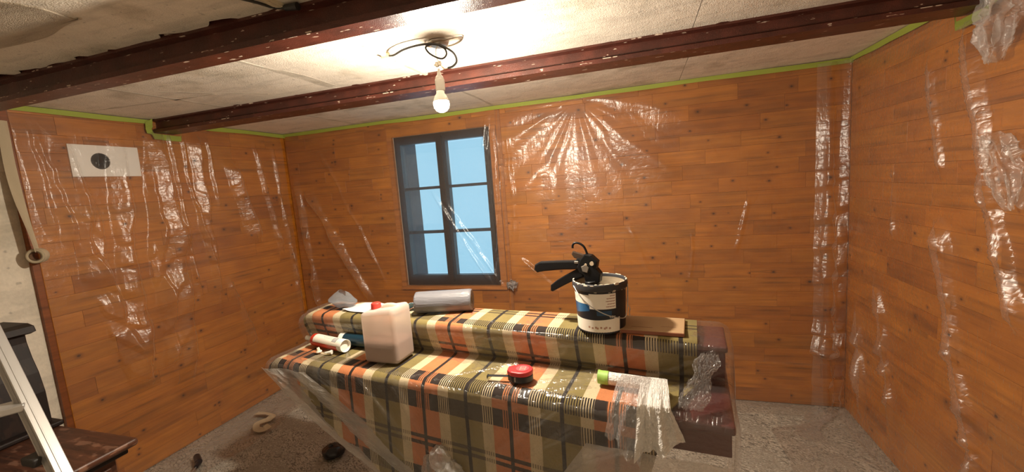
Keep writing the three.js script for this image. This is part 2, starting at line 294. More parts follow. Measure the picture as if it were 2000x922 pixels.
part('outer_reveal', merge([box(WX0 - 0.02, WX0 + 0.02, WY0, WY1, ZB - 0.33, fz0 - 0.002), box(WX1 - 0.02, WX1 + 0.02, WY0, WY1, ZB - 0.33, fz0 - 0.002)]), std({ color: C(0.06, 0.055, 0.07), roughness: 0.9 }), win);

// ---------------------------------------------------------------- plastic sheets on the walls
function folds(list, seedBase) {                      // list of folds: a0 at height b0 to a1 at b1, width, slope, side (+1: face towards +a)
  return (a, b) => {
    let d = 0, cr = 0;
    for (let k = 0; k < list.length; k++) {
      const [a0, b0, a1, b1, w, s, side = 1] = list[k]; const t = (b - b0) / (b1 - b0); if (t < -0.15 || t > 1.15) continue;
      const c = lerp(a0, a1, t) + 0.025 * (vn(b * 4, k, seedBase) - 0.5) + 0.008 * (vn(b * 17, k, seedBase + 1) - 0.5), ww = w * (0.7 + 0.7 * vn(b * 5, k + 9, seedBase + 2)), q = (a - c) * side + ww / 2;
      const fade = sm(-0.12, 0.08, t) * (1 - sm(0.92, 1.13, t)), A = s * ww * fade;
      if (q >= 0 && q < ww) { d += A * (1 - q / ww); cr += fade * sm(0, 0.2, q / ww) * (1 - sm(0.8, 1, q / ww)); } else if (q < 0 && q > -0.35 * ww) d += A * (1 + q / (0.35 * ww));
    }
    return [d, clamp(cr)];
  };
}
function facet(a, b, s) {                            // loose film between its level fold lines leans back: out grows downwards, then steps in
  const per = 0.17, t = (b + 0.05 * (vn(a * 9, b * 2.5, s + 1) - 0.5) + 0.12 * vn(3, b * 5, s + 4)) / per + 1.6 * vn(a * 3.5, 1, s + 2), n = Math.floor(t), f = t - n, slope = clamp(0.10 + 0.28 * (1.5 - b), 0, 0.4) * (0.35 + 0.9 * h2(n, Math.floor(a * 6), s + 5));
  return slope * per * (f > 0.22 ? (1 - f) / 0.78 : sm(0, 0.22, f));
}
function crumple(a, b, s) { const w = 0.3 * vn(a * 14, b * 14, s + 5); return 0.6 * Math.pow(ridged(a * 22 + w, b * 14, s, 0, 0), 2) + 0.4 * Math.pow(ridged(a * 48, b * 30 + w, s + 1, 0, 0), 2); }
// left wall: z from back corner to the batten
const foldsL = folds([
  [-1.34, 2.06, -1.36, 1.50, 0.04, 0.5], [-1.40, 2.0, -1.42, 1.45, 0.035, 0.5], [-1.465, 1.95, -1.50, 1.20, 0.09, 0.5], [-1.54, 1.70, -1.58, 1.0, 0.05, 0.45],
  [-1.72, 1.92, -1.63, 0.62, 0.10, 0.47], [-1.86, 1.75, -1.80, 0.60, 0.06, 0.45], [-1.93, 2.05, -1.87, 0.50, 0.13, 0.47], [-2.02, 2.10, -2.07, 1.0, 0.022, 0.6], [-2.10, 2.08, -2.20, 0.95, 0.022, 0.6], [-2.175, 2.05, -2.20, 1.05, 0.06, 0.5],
  [-2.28, 2.05, -2.31, 1.6, 0.02, 0.6], [-2.42, 1.85, -2.54, 1.30, 0.075, 0.55], [-2.665, 2.0, -2.77, 1.20, 0.04, 0.6], [-2.85, 1.95, -2.92, 0.6, 0.022, 0.7], [-1.55, 1.1, -1.62, 0.55, 0.10, 0.35], [-2.3, 1.0, -2.4, 0.5, 0.04, 0.4]], 500);
const YT = H - 0.018;
function wallFilm(a0, a1, fold, put, step, s, floorRun, extra) { // a along the wall, then down and out over the floor
  const total = YT + floorRun, nu = Math.round((a1 - a0) / step), nv = Math.round(total / step);
  return sheet(nu, nv, (u, v) => {
    const a = lerp(a0, a1, u), L = v * total, b = YT - L;
    const [d, cr] = fold(a, Math.max(b, 0)), hang = sm(0, 0.12, L);
    let out = 0.004 + hang * (0.008 + 0.012 * fbm(a * 2.2, L * 1.4, s, 2) + d + 0.0036 * cr * crumple(a, b * 0.55, s + 3) + 0.42 * cr * facet(a, b, s + 40) + 0.0010 * crumple(a * 0.6, b * 0.6, s + 9));
    if (extra) out += extra(a, b);
    const low = sm(0.30, 0.0, b) * 0.03; out += low;
    if (b > 0.012) return put(a, b, out);
    const r = 0.012 - b, lift = 0.006 + 0.016 * Math.pow(fbm(a * 5, r * 6, s + 20, 3), 2) + 0.008 * cr;
    return put(a, lift, out + r * (0.75 + 0.5 * vn(a * 2.5, 3, s + 30)));
  }, (u, v) => [lerp(a0, a1, u), v * total]);
}
solo('plastic_sheet', wallFilm(ZB + 0.05, -1.31, foldsL, (a, b, d) => [XL + d, b, a], 0.0065, 520, 0.34), filmWall, 'clear creased plastic sheet taped over the boards of the left wall', 'plastic sheet');
// back wall, left of the batten and over the window
const foldsBL = folds([[-2.72, 1.6, -2.26, 0.74, 0.06, 0.6], [-2.86, 1.7, -2.78, 0.5, 0.04, 0.6], [-2.55, 1.9, -2.1, 0.9, 0.02, 0.5], [-1.55, 1.55, -1.15, 0.85, 0.025, 0.4], [-1.45, 1.45, -1.05, 0.82, 0.03, 0.4], [-1.02, 1.9, -1.06, 0.9, 0.025, 0.5], [-1.05, 2.1, -1.09, 1.85, 0.03, 0.5]], 540);
solo('plastic_sheet', wallFilm(XL + 0.03, -1.0, foldsBL, (a, b, d) => [a, b, ZB + 0.006 + d], 0.0065, 560, 0.2), filmWall, 'clear plastic sheet hanging over the window and the boards left of it', 'plastic sheet');
// back wall, right of the batten, gathered like a fan under the ceiling
const fanX = -0.40, fanY = 2.10;
const foldsBR = folds([[0.62, 1.35, 0.55, 1.05, 0.02, 0.4, -1], [0.3, 1.15, 0.28, 0.85, 0.02, 0.4, -1], [-0.1, 1.2, 0.1, 0.7, 0.03, 0.3, -1], [-0.9, 1.9, -0.93, 0.8, 0.03, 0.4, 1], [-0.85, 1.0, -0.6, 0.75, 0.03, 0.4, 1]], 580);
function fan(a, b) {
  const dx = a - fanX, dy = fanY - b; if (dy < -0.01) return 0; const r = Math.hypot(dx, dy), th = Math.atan2(dx, dy + 0.02);
  const env = sm(0.0, 0.12, r) * (1 - sm(0.45 + 0.35 * vn(th * 4, 1, 590), 0.95, r)); if (env <= 0) return 0;
  const k = th * 10 + 3.2 * (vn(r * 3, th * 3 + 8, 591) - 0.5), k2 = th * 19 + 3 * vn(r * 5, th * 5 + 8, 592), wgt = 0.35 + 1.0 * vn(th * 3 + 9, r * 2, 594);
  return env * wgt * (0.034 * Math.pow(0.5 + 0.5 * Math.sin(k), 1.3) * (0.35 + 0.9 * r) + 0.009 * (0.5 + 0.5 * Math.sin(k2)) * (0.4 + r) + 0.002 * crumple(a, b, 593));
}
const horizontalFold = (a, b) => 0.012 * Math.exp(-Math.pow((b - 0.30 - 0.02 * Math.sin(a * 5)) / 0.018, 2)) * sm(0.2, 0.5, a);
solo('plastic_sheet', wallFilm(-0.99, 1.05, foldsBR, (a, b, d) => [a, b, ZB + 0.006 + d], 0.0065, 600, 0.12, (a, b) => fan(a, b) + horizontalFold(a, b)), filmWall, 'clear plastic sheet right of the window, gathered like a fan below the ceiling', 'plastic sheet');
// corner and right wall: one sheet whose plan bulges across the corner
const plan = [[1.0, -2.982], [1.03, -2.958], [1.06, -2.934], [1.068, -2.945], [1.08, -2.972], [1.112, -2.974], [1.128, -2.962], [1.163, -2.93], [1.167, -2.87], [1.168, -2.75], [1.168, -2.4], [1.168, -2.0], [1.168, -1.6], [1.168, -1.2]];
const planCurve = new THREE.CatmullRomCurve3(plan.map(([x, z]) => V(x, 0, z)), false, 'centripetal'); planCurve.arcLengthDivisions = 800; const planLen = planCurve.getLength();
const foldsR = folds([[0.09, 1.6, 0.09, 0.5, 0.05, 0.25], [0.2, 1.2, 0.19, 0.4, 0.05, 0.3], [0.93, 1.93, 1.02, 1.5, 0.03, 0.6], [1.04, 1.25, 1.17, 0.72, 0.06, 0.6], [1.17, 0.7, 1.32, 0.25, 0.05, 0.55], [1.13, 1.98, 1.32, 1.35, 0.045, 0.62], [1.27, 1.45, 1.42, 1.0, 0.05, 0.6], [0.65, 1.5, 0.7, 1.2, 0.015, 0.5], [0.55, 0.9, 0.75, 0.3, 0.05, 0.35], [0.35, 0.7, 0.5, 0.2, 0.04, 0.4]], 640);
{
  const total = YT + 0.4, nu = 300, nv = 360, pts = [], nrm = [];
  for (let i = 0; i <= nu; i++) { const t = Math.pow(i / nu, 1.4), p = planCurve.getPointAt(t), q = planCurve.getTangentAt(t); pts.push([p, t * planLen]); nrm.push([q.z * 1, -q.x]); }
  solo('plastic_sheet', sheet(nu, nv, (u, v) => {
    const i = Math.round(u * nu), [p, a] = pts[i], L = v * total, b = YT - L, [d, cr] = foldsR(a, Math.max(b, 0)), hang = sm(0, 0.15, L);
    const tight = 1 - sm(0.12, 0.55, L) * 1, inCorner = 1 - sm(0.15, 0.32, a);
    const cx = lerp(p.x, Math.min(XR - 0.012, Math.max(p.x, 1.0)), 1), x = lerp(cx, 1.0 + 0.17 * clamp(a / 0.2), tight * inCorner * 0.6), z = Math.max(-2.984, lerp(p.z, -2.980, tight * inCorner * 0.6));
    let out = hang * (0.004 + 0.014 * fbm(a * 2.2, L * 1.4, 650, 2) * (1 - inCorner) + d + Math.max(cr, inCorner * sm(0.25, 1.0, L)) * (0.0035 * crumple(a, b, 651) + 0.6 * facet(a, b, 690)) + 0.0008 * crumple(a * .6, b * .6, 652));
    out += sm(0.5, 0.0, b) * 0.05 * sm(0.1, 0.3, a);
    const nx = -nrm[i][0], nz = -nrm[i][1];
    if (b > 0.012) return [x + nx * out, b, z + nz * out];
    const r = 0.012 - b, dirx = lerp(-0.4, -1, sm(0.1, 0.4, a)), dirz = lerp(0.8, 0.25, sm(0.1, 0.4, a));
    return [x + nx * out + dirx * r * (0.8 + 0.5 * vn(a * 3, 2, 655)), 0.005 + 0.025 * Math.pow(fbm(a * 4, r * 6, 656, 3), 2), z + nz * out + dirz * r];
  }, (u, v) => { const i = Math.round(u * nu); return [pts[i][1], v * total]; }), filmWall, 'clear plastic sheet covering the right wall and bulging across the right corner', 'plastic sheet');
}
// bunches of film held by tape
function bunch(name, pos, w, h, d, s, mat, label) {
  const g = sheet(60, 60, (u, v) => {
    const th = (u - 0.5) * 2.6, t = v, rad = w * (0.35 + 0.65 * Math.sin(Math.PI * clamp(t * 0.9 + 0.1))) * (0.55 + 0.9 * vn(u * 9, v * 3, s)) * (0.7 + 0.6 * ridged(u * 12, v * 7, s + 1, 0, 0));
    return [rad * Math.sin(th), -h * t + 0.02 * (vn(u * 8, v * 8, s + 2) - 0.5), d * Math.cos(th) * (0.3 + 0.9 * vn(u * 11, v * 6, s + 3))];
  }, (u, v) => [u * w * 3, v * h]);
  const m = solo(name, g, mat, label, 'plastic sheet'); m.position.set(...pos); return m;
}
const b1 = bunch('plastic_bunch', [1.165, 2.10, -1.90], 0.065, 0.24, 0.05, 700, film({ transmission: 0.8, tile: 0.3, bump: 0.004, roughness: 0.34 }), 'crumpled bunch of plastic film taped high on the right wall below the ceiling'); b1.rotation.y = -Math.PI / 2 + 0.3;
const b2 = bunch('plastic_bunch', [1.145, 1.62, -1.86], 0.05, 0.26, 0.05, 710, filmLoose, 'crumpled vertical fold of plastic film at the right edge of the right wall'); b2.rotation.y = -Math.PI / 2 + 0.3; b2.rotation.z = 0.3;
const b3 = bunch('plastic_bunch', [-0.985, 0.845, ZB + 0.02], 0.035, 0.07, 0.045, 720, film({ transmission: 0.55, color: C(0.55, 0.53, 0.52), tile: 0.2 }), 'small grey knot of bunched film beside the lower right window corner'); b3.rotation.z = 0.5;

// ---------------------------------------------------------------- green tape along the ceiling
const greenTape = std({ color: C(0.31, 0.37, 0.055), roughness: 0.62, bumpMap: scaled(plasterBump, 6, 6), bumpScale: 0.001 });
function tapeStrip(a0, a1, put, w, s, label) { const n = Math.round((a1 - a0) / 0.03); solo('green_tape', sheet(n, 3, (u, v) => { const a = lerp(a0, a1, u); return put(a, H - 0.002 - v * w * (0.85 + 0.3 * vn(a * 3, 1, s)) - 0.004 * vn(a * 2, 5, s), 0.012 + 0.004 * vn(a * 7, v * 2, s)); }, (u, v) => [u * (a1 - a0), v * w]), greenTape, label, 'tape'); }
tapeStrip(ZB, -2.095, (a, b, d) => [XL + d, b, a], 0.028, 801, 'green tape along the top of the left wall between the rear beam and the corner');
tapeStrip(-1.945, -1.30, (a, b, d) => [XL + d, b, a], 0.028, 802, 'green tape along the top of the left wall in front of the rear beam');
tapeStrip(XL, XR, (a, b, d) => [a, b, ZB + d + 0.003], 0.026, 803, 'long green tape strip along the top of the back wall under the ceiling');
tapeStrip(ZB, -2.10, (a, b, d) => [XR - d, b, a], 0.028, 804, 'green tape along the top of the right wall up to the rear beam');
function collar(x, side, label) {
  const z0 = B2[0] - 0.03, z1 = B2[1] + 0.012, p = [[z1, H - 0.005], [z1 + 0.004, 2.10], [z1 - 0.012, 2.05], [z0, 2.045], [z0 - 0.01, H - 0.02]];
  const c = new THREE.CatmullRomCurve3(p.map(([z, y]) => V(0, y, z)), false, 'catmullrom', 0.1);
  solo('green_tape', sheet(40, 6, (u, v) => { const q = c.getPoint(u), w = 0.026 + 0.02 * vn(u * 7, 2, 830); return [x + side * (0.003 + 0.006 * vn(u * 9, v * 3, 831)), q.y - (v - 0.35) * w * (u > 0.3 ? 1 : 0.6), q.z + (u < 0.35 ? (v - 0.3) * w : 0.004 * v)]; }), greenTape, label, 'tape');
}
collar(XL + 0.014, 1, 'green tape wrapped round the left end of the rear beam'); collar(XR - 0.016, -1, 'green tape at the right end of the rear beam below the ceiling');

// ---------------------------------------------------------------- board with round hole on the left wall
{
  const t = thing('hole_cover', 'white square board with a round black hole behind the plastic of the left wall', 'board', [XL + 0.002, 1.88, -1.682]);
  const s = [[-0.166, -0.087], [0.166, -0.085], [0.168, 0.087], [-0.166, 0.089]], hole = [-0.029, 0.0, 0.047];
  part('cover_board', extr(s, 0.005, 0.0008, [hole]).rotateY(Math.PI / 2).translate(0.0025, 0, 0), std({ color: C(0.80, 0.78, 0.74), roughness: 0.7 }), t);
  part('flue_pipe', lathe([[0.0485, 0.0], [0.0485, -0.26], [0.0, -0.26], [0.0, -0.262], [0.051, -0.262], [0.051, 0.0], [0.0485, 0.0]], 48).rotateZ(-Math.PI / 2).translate(-0.001, 0, 0.029), std({ color: C(0.055, 0.05, 0.046), roughness: 0.95, map: scaled(plasterMap, 4, 2) }), t, 'near black flue pipe behind the hole');  // pipe is near black all over, inside and out
}

// ---------------------------------------------------------------- roll of masking tape hanging from its strip
const cream = std({ color: C(0.60, 0.50, 0.34), roughness: 0.7, bumpMap: scaled(plasterBump, 8, 8), bumpScale: 0.0012 });
{
  const t = thing('masking_tape', 'roll of cream masking tape hanging on its own strip at the left wall edge', 'tape', [XL + 0.05, 1.395, -1.29]);
  const roll = lathe([[0.022, -0.02], [0.030, -0.021], [0.0375, -0.021], [0.0375, 0.021], [0.030, 0.021], [0.022, 0.02], [0.022, -0.02]], 48); roll.rotateX(Math.PI / 2).rotateY(0.75);
  part('tape_roll', roll, cream, t);
  const core = lathe([[0.0195, -0.0205], [0.0222, -0.0205], [0.0222, 0.0205], [0.0195, 0.0205], [0.0195, -0.0205]], 40); core.rotateX(Math.PI / 2).rotateY(0.75);
  part('cardboard_core', core, std({ color: C(0.16, 0.09, 0.05), roughness: 0.9 }), t);
  part('tape_strip', sheet(6, 60, (u, v) => { const y = lerp(0.67, 0.02, v), tw = 0.25 + 0.5 * sm(0.4, 0.9, v), w = 0.042; const fold = 0.006 * Math.sin(u * 3 + v * 4); return [lerp(-0.046, 0.012, sm(0.2, 1, v)) + 0.012 * Math.sin(v * 5) * (1 - v) + (u - 0.5) * w * Math.sin(tw) * 0.7 + fold + 0.004, y, 0.004 + 0.012 * Math.sin(v * 3.2) + (u - 0.5) * w * Math.cos(tw)]; }), cream, t);
}

// ---------------------------------------------------------------- bare bulb on its cable, and the trunking
{
  const t = thing('pendant_light', 'bare glowing bulb hanging from looped black cable on the ceiling', 'lamp', [0, 0, 0]);
  const black = std({ color: C(0.03, 0.028, 0.025), roughness: 0.5 }), metal = std({ color: C(0.55, 0.52, 0.48), metalness: 0.8, roughness: 0.35 }), cop = std({ color: C(0.75, 0.62, 0.35), roughness: 0.5 }), clear = std({ color: C(0.70, 0.66, 0.55), roughness: 0.4 });
  part('ceiling_rose', lathe([[0, 0.0], [0.028, 0.0], [0.036, 0.006], [0.04, 0.016], [0.041, 0.02], [0, 0.02]], 40).translate(-0.742, H - 0.02, -1.585), metal, t);
  part('mounting_ring', tube([[-0.80, 2.144, -1.60], [-0.77, 2.146, -1.635], [-0.72, 2.146, -1.645], [-0.66, 2.144, -1.61], [-0.635, 2.142, -1.565], [-0.68, 2.138, -1.55], [-0.74, 2.136, -1.545], [-0.785, 2.14, -1.56]], 0.0024, 80, 8, true), std({ color: C(0.22, 0.17, 0.11), roughness: 0.4, metalness: 0.5 }), t);
  part('cable', merge([tube([[-0.978, 2.136, -1.6], [-0.93, 2.122, -1.56], [-0.870, 2.124, -1.53], [-0.802, 2.127, -1.522], [-0.741, 2.124, -1.527], [-0.700, 2.110, -1.545], [-0.675, 2.088, -1.572], [-0.675, 2.064, -1.588], [-0.690, 2.047, -1.582], [-0.706, 2.040, -1.570]], 0.0042, 90), tube([[-0.735, 2.14, -1.575], [-0.785, 2.128, -1.556], [-0.775, 2.106, -1.548], [-0.744, 2.082, -1.553], [-0.715, 2.073, -1.552], [-0.701, 2.086, -1.556], [-0.705, 2.106, -1.558], [-0.73, 2.126, -1.56]], 0.0035, 70)]), black, t);
  part('wire', merge([tube([[-0.735, 2.135, -1.565], [-0.745, 2.105, -1.556], [-0.742, 2.081, -1.554], [-0.735, 2.062, -1.553]], 0.0014, 24), tube([[-0.735, 2.056, -1.553], [-0.722, 2.043, -1.556], [-0.714, 2.036, -1.56], [-0.707, 2.039, -1.569]], 0.0013, 24), tube([[-0.738, 2.058, -1.553], [-0.728, 2.05, -1.55], [-0.718, 2.034, -1.558]], 0.0012, 20)]), cop, t);
  part('terminal_block', merge([rbox(0.012, 0.018, 0.011, 0.002).translate(-0.743, 2.055, -1.553), rbox(0.011, 0.017, 0.011, 0.002).translate(-0.731, 2.057, -1.552), rod([-0.752, 2.05, -1.55], [-0.748, 2.056, -1.55], 0.004)]), clear, t);
  part('socket', lathe([[0, 0.088], [0.004, 0.086], [0.0075, 0.066], [0.0135, 0.058], [0.0165, 0.05], [0.017, 0.02], [0.0165, 0.0], [0.014, -0.002], [0, -0.002]], 32).translate(-0.733, 1.948, -1.542), std({ color: C(0.42, 0.40, 0.36), roughness: 0.35, metalness: 0.3 }), t);
  part('socket_ring', lathe([[0.0172, 0.048], [0.0185, 0.044], [0.0185, 0.008], [0.0172, 0.004]], 32).translate(-0.733, 1.948, -1.542), std({ color: C(0.62, 0.60, 0.54), roughness: 0.4 }), t);
  const bulb = lathe([[0, -0.031], [0.010, -0.030], [0.020, -0.025], [0.0285, -0.014], [0.031, 0.0], [0.0304, 0.008], [0.0290, 0.0135], [0, 0.0135]], 40);
  part('added_bulb_collar', lathe([[0.0292, 0.0105], [0.0298, 0.0115], [0.0290, 0.0165], [0.0235, 0.030], [0.0165, 0.040], [0.0145, 0.05], [0, 0.05]], 40).translate(BULB.pos[0], BULB.pos[1], BULB.pos[2]), std({ color: C(0.80, 0.78, 0.72), roughness: 0.4 }), t);  // opaque collar added to hold the bulb's upward light back from the ceiling
  part('light_bulb', bulb.translate(BULB.pos[0], BULB.pos[1], BULB.pos[2]), std({ color: C(0.9, 0.9, 0.85), emissive: BULB.color, emissiveIntensity: 12, roughness: 0.3 }), t, 'glowing frosted bulb');
}
{
  const white = std({ map: scaled(plasterMap, 3, 3), color: C(0.90, 0.86, 0.74), roughness: 0.6 });
  const t = thing('cable_trunking', 'thin cream cable trunking with a small box across the ceiling beside the bulb cable', 'trunking', [-1.0, H, -1.6]);
  part('trunking_channel', merge([box(-0.010, 0.010, -0.011, 0, -0.355, 0.425), box(-0.006, 0.006, -0.0125, -0.011, -0.355, 0.425)]), white, t);
  part('junction_box', rbox(0.045, 0.024, 0.05, 0.004).translate(0.006, -0.012, -0.02), white, t);
  const t2 = thing('cable_trunking', 'short cream cable trunking on the ceiling in front of the near beam', 'trunking', [-1.0, H, -1.07]);
  part('trunking_channel', merge([box(-0.012, 0.012, -0.011, 0, -0.005, 0.6), box(-0.007, 0.007, -0.0125, -0.011, -0.005, 0.6)]), white, t2);
  const k = std({ color: C(0.02, 0.02, 0.02), roughness: 0.45 });
  const c = thing('cable_end', 'black cable end sticking out at the ceiling beside the near beam', 'cable', [-0.985, H - 0.012, -1.06]);
  part('plug', merge([rod([0.0, 0, -0.012], [0.045, -0.004, -0.012], 0.009, 0.011), rod([-0.008, 0.001, -0.012], [0.0, 0, -0.012], 0.004, 0.009)]), k, c);
  part('cord', tube([[-0.004, 0.0, -0.012], [-0.03, 0.002, 0.004], [-0.05, 0.004, 0.05], [-0.09, 0.006, 0.12]], 0.0045, 30), k, c);
}

// ---------------------------------------------------------------- the wrapped desk; local frame: x along it, w towards the viewer
const DA = 6 * Math.PI / 180, DO = [0, 0, -1.28];
const D = (x, h, w) => [DO[0] + x * Math.cos(DA) - w * Math.sin(DA), h, DO[2] + x * Math.sin(DA) + w * Math.cos(DA)];
const DT = -DA;                                      // rotation.y of things standing on it
{
  const maroon = phys({ color: C(0.085, 0.016, 0.014), roughness: 0.38, clearcoat: 0.35, clearcoatRoughness: 0.25, bumpMap: pineBump, bumpScale: 0.0004 });
  const t = thing('desk', 'dark red polished wooden desk with a raised back part, wrapped under blanket and clear plastic', 'desk', D(0, 0, 0), DT);
  part('raised_back', rbox(1.92, 0.14, 0.155, 0.006, 3).translate(-0.735, 0.898, -0.335), maroon, t);
  part('raised_top', rbox(1.93, 0.022, 0.205, 0.007, 3).translate(-0.735, 0.975, -0.316), maroon, t);
  part('desk_top', rbox(1.94, 0.03, 0.42, 0.008, 3).translate(-0.735, 0.815, -0.21), maroon, t);
  part('front_rail', rbox(1.92, 0.075, 0.39, 0.004, 2).translate(-0.735, 0.763, -0.205), maroon, t);
  for (const [x, w] of [[-0.95, -0.36], [-0.95, -0.14], [-0.2, -0.36], [-0.2, -0.14]]) part('leg', new THREE.CylinderGeometry(0.026, 0.018, 0.735, 16).translate(x, 0.3675, w), maroon, t);
}
// plaid blanket: arclength s from the front edge (positive down the front)
const PL = 2048, PHH = 1024, PLM = 2.05, PHM = 1.15; // texture size in metres
const ol = [128, 114, 68], cr = [192, 176, 144], og = [186, 117, 74], bk = [34, 26, 23];
const plaidMap = tex8(PL, PHH, (px, py) => {
  const x = px / PL * PLM - 1.80, s = py / PHH * PHM - 0.66, v = s - 0.06 * (x + 0.35);
  const P = 0.366; let q = (x + 1.80 + 0.204 - (-0.0)) % P; if (q < 0) q += P;   // 0: start of the orange group
  const zones = [[0.062, og], [0.076, bk], [0.138, og], [0.184, cr], [0.252, ol], [0.266, bk], [0.322, ol], [0.366, cr]];
  let base = cr, kind = 0; for (const [e, c] of zones) if (q < e) { base = c; break; }
  kind = base === og ? 1 : base === cr ? 2 : base === ol ? 3 : 0;
  let w = 0, lines = 0;
  const band = (c, h) => Math.abs(v - c) < h;
  if (band(0.0, 0.030) || band(-0.40, 0.022) || band(0.40, 0.03)) w = 1;
  if (band(0.098, 0.033)) w = 2;
  if (band(-0.235, 0.008) || band(-0.275, 0.007) || band(0.245, 0.0075) || band(0.272, 0.0075) || band(-0.52, 0.007) || band(-0.55, 0.007)) lines = 1;
  const comb = ((x * 1000) % 9 + 9) % 9 < 4.6 ? 1 : 0, fine = ((x * 1000) % 4 + 4) % 4 < 2.2 ? 1 : 0; let k = 0;
  const nearBlack = Math.abs(q - 0.069) < 0.030 && kind === 1;
  if (w) { if (kind === 2) k = w === 1 ? comb : comb * 0.8; else if (kind === 3) k = w === 1 ? comb * 0.9 : 0.45 + 0.35 * fine; else if (kind === 1) k = nearBlack ? comb * 0.75 : 0.95; }
  if (lines) k = kind === 1 ? 0.9 : kind === 3 ? 0.35 + 0.3 * fine : 0.45 * comb;
  const n = fbm(px / 40, py / 40, 900, 3), f = vn(px / 1.3, py / 1.3, 901), th = 0.06 * (((py % 3) < 1.5 ? 1 : 0) - 0.5);
  const t = 1 + 0.14 * (n - 0.5) + 0.14 * (f - 0.5) + th;
  return [lerp(base[0], bk[0], k) * t, lerp(base[1], bk[1], k) * t, lerp(base[2], bk[2], k) * t];
}, false);
const weave = texH(256, 256, (x, y) => 0.5 + 0.25 * Math.sin(x * Math.PI / 4) * 0.8 + 0.25 * Math.sin(y * Math.PI / 4 + (Math.floor(x / 8) % 2) * Math.PI), true);
const plaidMat = std({ map: plaidMap, bumpMap: scaled(weave, PLM / 0.06, PHM / 0.06), bumpScale: 0.0008, roughness: 0.92 });
// cross-section [w, h] with its length s; r rounds the corners
const PROF = (() => {
  const P = [[-0.435, 0.80], [-0.43, 0.985], [-0.415, 0.997], [-0.235, 0.997], [-0.212, 0.992], [-0.205, 0.975], [-0.216, 0.93], [-0.236, 0.875], [-0.246, 0.858], [-0.238, 0.847], [-0.20, 0.842], [-0.03, 0.842], [-0.004, 0.840], [0.010, 0.828], [0.014, 0.80], [0.018, 0.62], [0.016, 0.40]];
  const c = new THREE.CatmullRomCurve3(P.map(([w, h]) => V(w, h, 0)), false, 'centripetal'); c.arcLengthDivisions = 600; const len = c.getLength();
  let tFront = 0; for (let i = 0; i <= 1000; i++) { const p = c.getPointAt(i / 1000); if (p.x > 0.0) { tFront = i / 1000; break; } }
  return { at: (s) => c.getPointAt(clamp(s / len + tFront)), s0: -tFront * len, s1: (1 - tFront) * len };
})();
const blanketLeft = (s) => s < 0.03 ? -1.70 : lerp(-1.70, -1.08, (s - 0.03) / 0.4);
const blanketRight = (s) => s < -0.22 ? 0.138 : s < 0 ? lerp(0.138, 0.05, (s + 0.22) / 0.22) : lerp(0.05, -0.06, clamp(s / 0.4));
{
  const S0 = -0.63, S1 = PROF.s1, nu = 190, nv = 120;
  const g = slabSheet(nu, nv, (u, v) => {
    const s = lerp(S0, S1, v), x = lerp(blanketLeft(s), blanketRight(s), u), p = PROF.at(s), e = Math.max(0, 1 - (x + 1.70) / 0.05);
    const down = s > 0.05 ? sm(0.05, 0.4, s) : 0, wob = 0.012 * down * Math.sin(x * 9 + 1.3 * Math.sin(x * 4)) + 0.004 * (fbm(x * 6, s * 6, 910, 2) - 0.5);
    return D(x, p.y + (s < -0.01 ? 0.004 + wob * 0.5 : 0) - 0.02 * e * e, p.x + (s >= -0.01 ? 0.002 + Math.abs(wob) : 0));
  }, (u, v) => { const s = lerp(S0, S1, v), x = lerp(blanketLeft(s), blanketRight(s), u); return [(x + 1.80) / PLM, (s + 0.66) / PHM]; }, 0.005);
  solo('plaid_blanket', g, plaidMat, 'orange, olive and cream plaid blanket spread over the desk under clear plastic', 'blanket');
}
// clear plastic over blanket and desk: stretched over the step, gathered towards a knot under the front edge
const streaks = folds([], 1);
const deskLines = [];                                // taut diagonal pleats: (x0,s0)-(x1,s1), width, height
for (const l of [[-1.45, -0.02, -0.80, 0.36, 0.020, 0.010], [-1.15, 0.02, -0.78, 0.34, 0.016, 0.010], [-1.62, -0.05, -0.85, 0.40, 0.022, 0.010], [-0.98, 0.0, -0.74, 0.36, 0.014, 0.008], [-0.30, 0.02, -0.70, 0.34, 0.018, 0.010], [-0.05, 0.10, -0.65, 0.36, 0.022, 0.012], [0.15, 0.18, -0.6, 0.38, 0.02, 0.010], [-0.45, -0.05, -0.02, -0.36, 0.014, 0.008], [-0.75, -0.05, -0.35, -0.34, 0.012, 0.007], [-0.35, -0.10, 0.12, -0.28, 0.014, 0.008], [-0.05, -0.2, 0.2, -0.38, 0.014, 0.009], [0.02, -0.12, 0.24, -0.32, 0.016, 0.010], [-1.6, -0.36, -1.2, -0.20, 0.012, 0.007], [-1.55, -0.30, -1.3, -0.08, 0.01, 0.006], [-1.0, -0.36, -0.6, -0.12, 0.012, 0.007], [-0.55, -0.02, -0.3, -0.13, 0.014, 0.008], [-0.42, 0.0, -0.22, -0.09, 0.012, 0.008], [-0.6, -0.06, -0.4, 0.01, 0.012, 0.008], [-1.35, 0.02, -1.05, 0.3, 0.012, 0.008], [-0.52, 0.28, -0.25, 0.08, 0.018, 0.012]]) deskLines.push(l);
function pleats(x, s) {
  let d = 0; for (let k = 0; k < deskLines.length; k++) {
    const [x0, s0, x1, s1, w, hgt] = deskLines[k], dx = x1 - x0, ds = s1 - s0, l2 = dx * dx + ds * ds, t = ((x - x0) * dx + (s - s0) * ds) / l2; if (t < -0.1 || t > 1.1) continue;
    const q = Math.abs((x - x0) * ds - (s - s0) * dx) / Math.sqrt(l2) + 0.006 * (vn(t * 6, k, 920) - 0.5), ww = w * (0.6 + 0.8 * vn(t * 4, k, 921)); if (q > ww) continue;
    d = Math.max(d, hgt * (1 - q / ww) * sm(-0.1, 0.1, t) * (1 - sm(0.9, 1.1, t)));
  } return d;
}
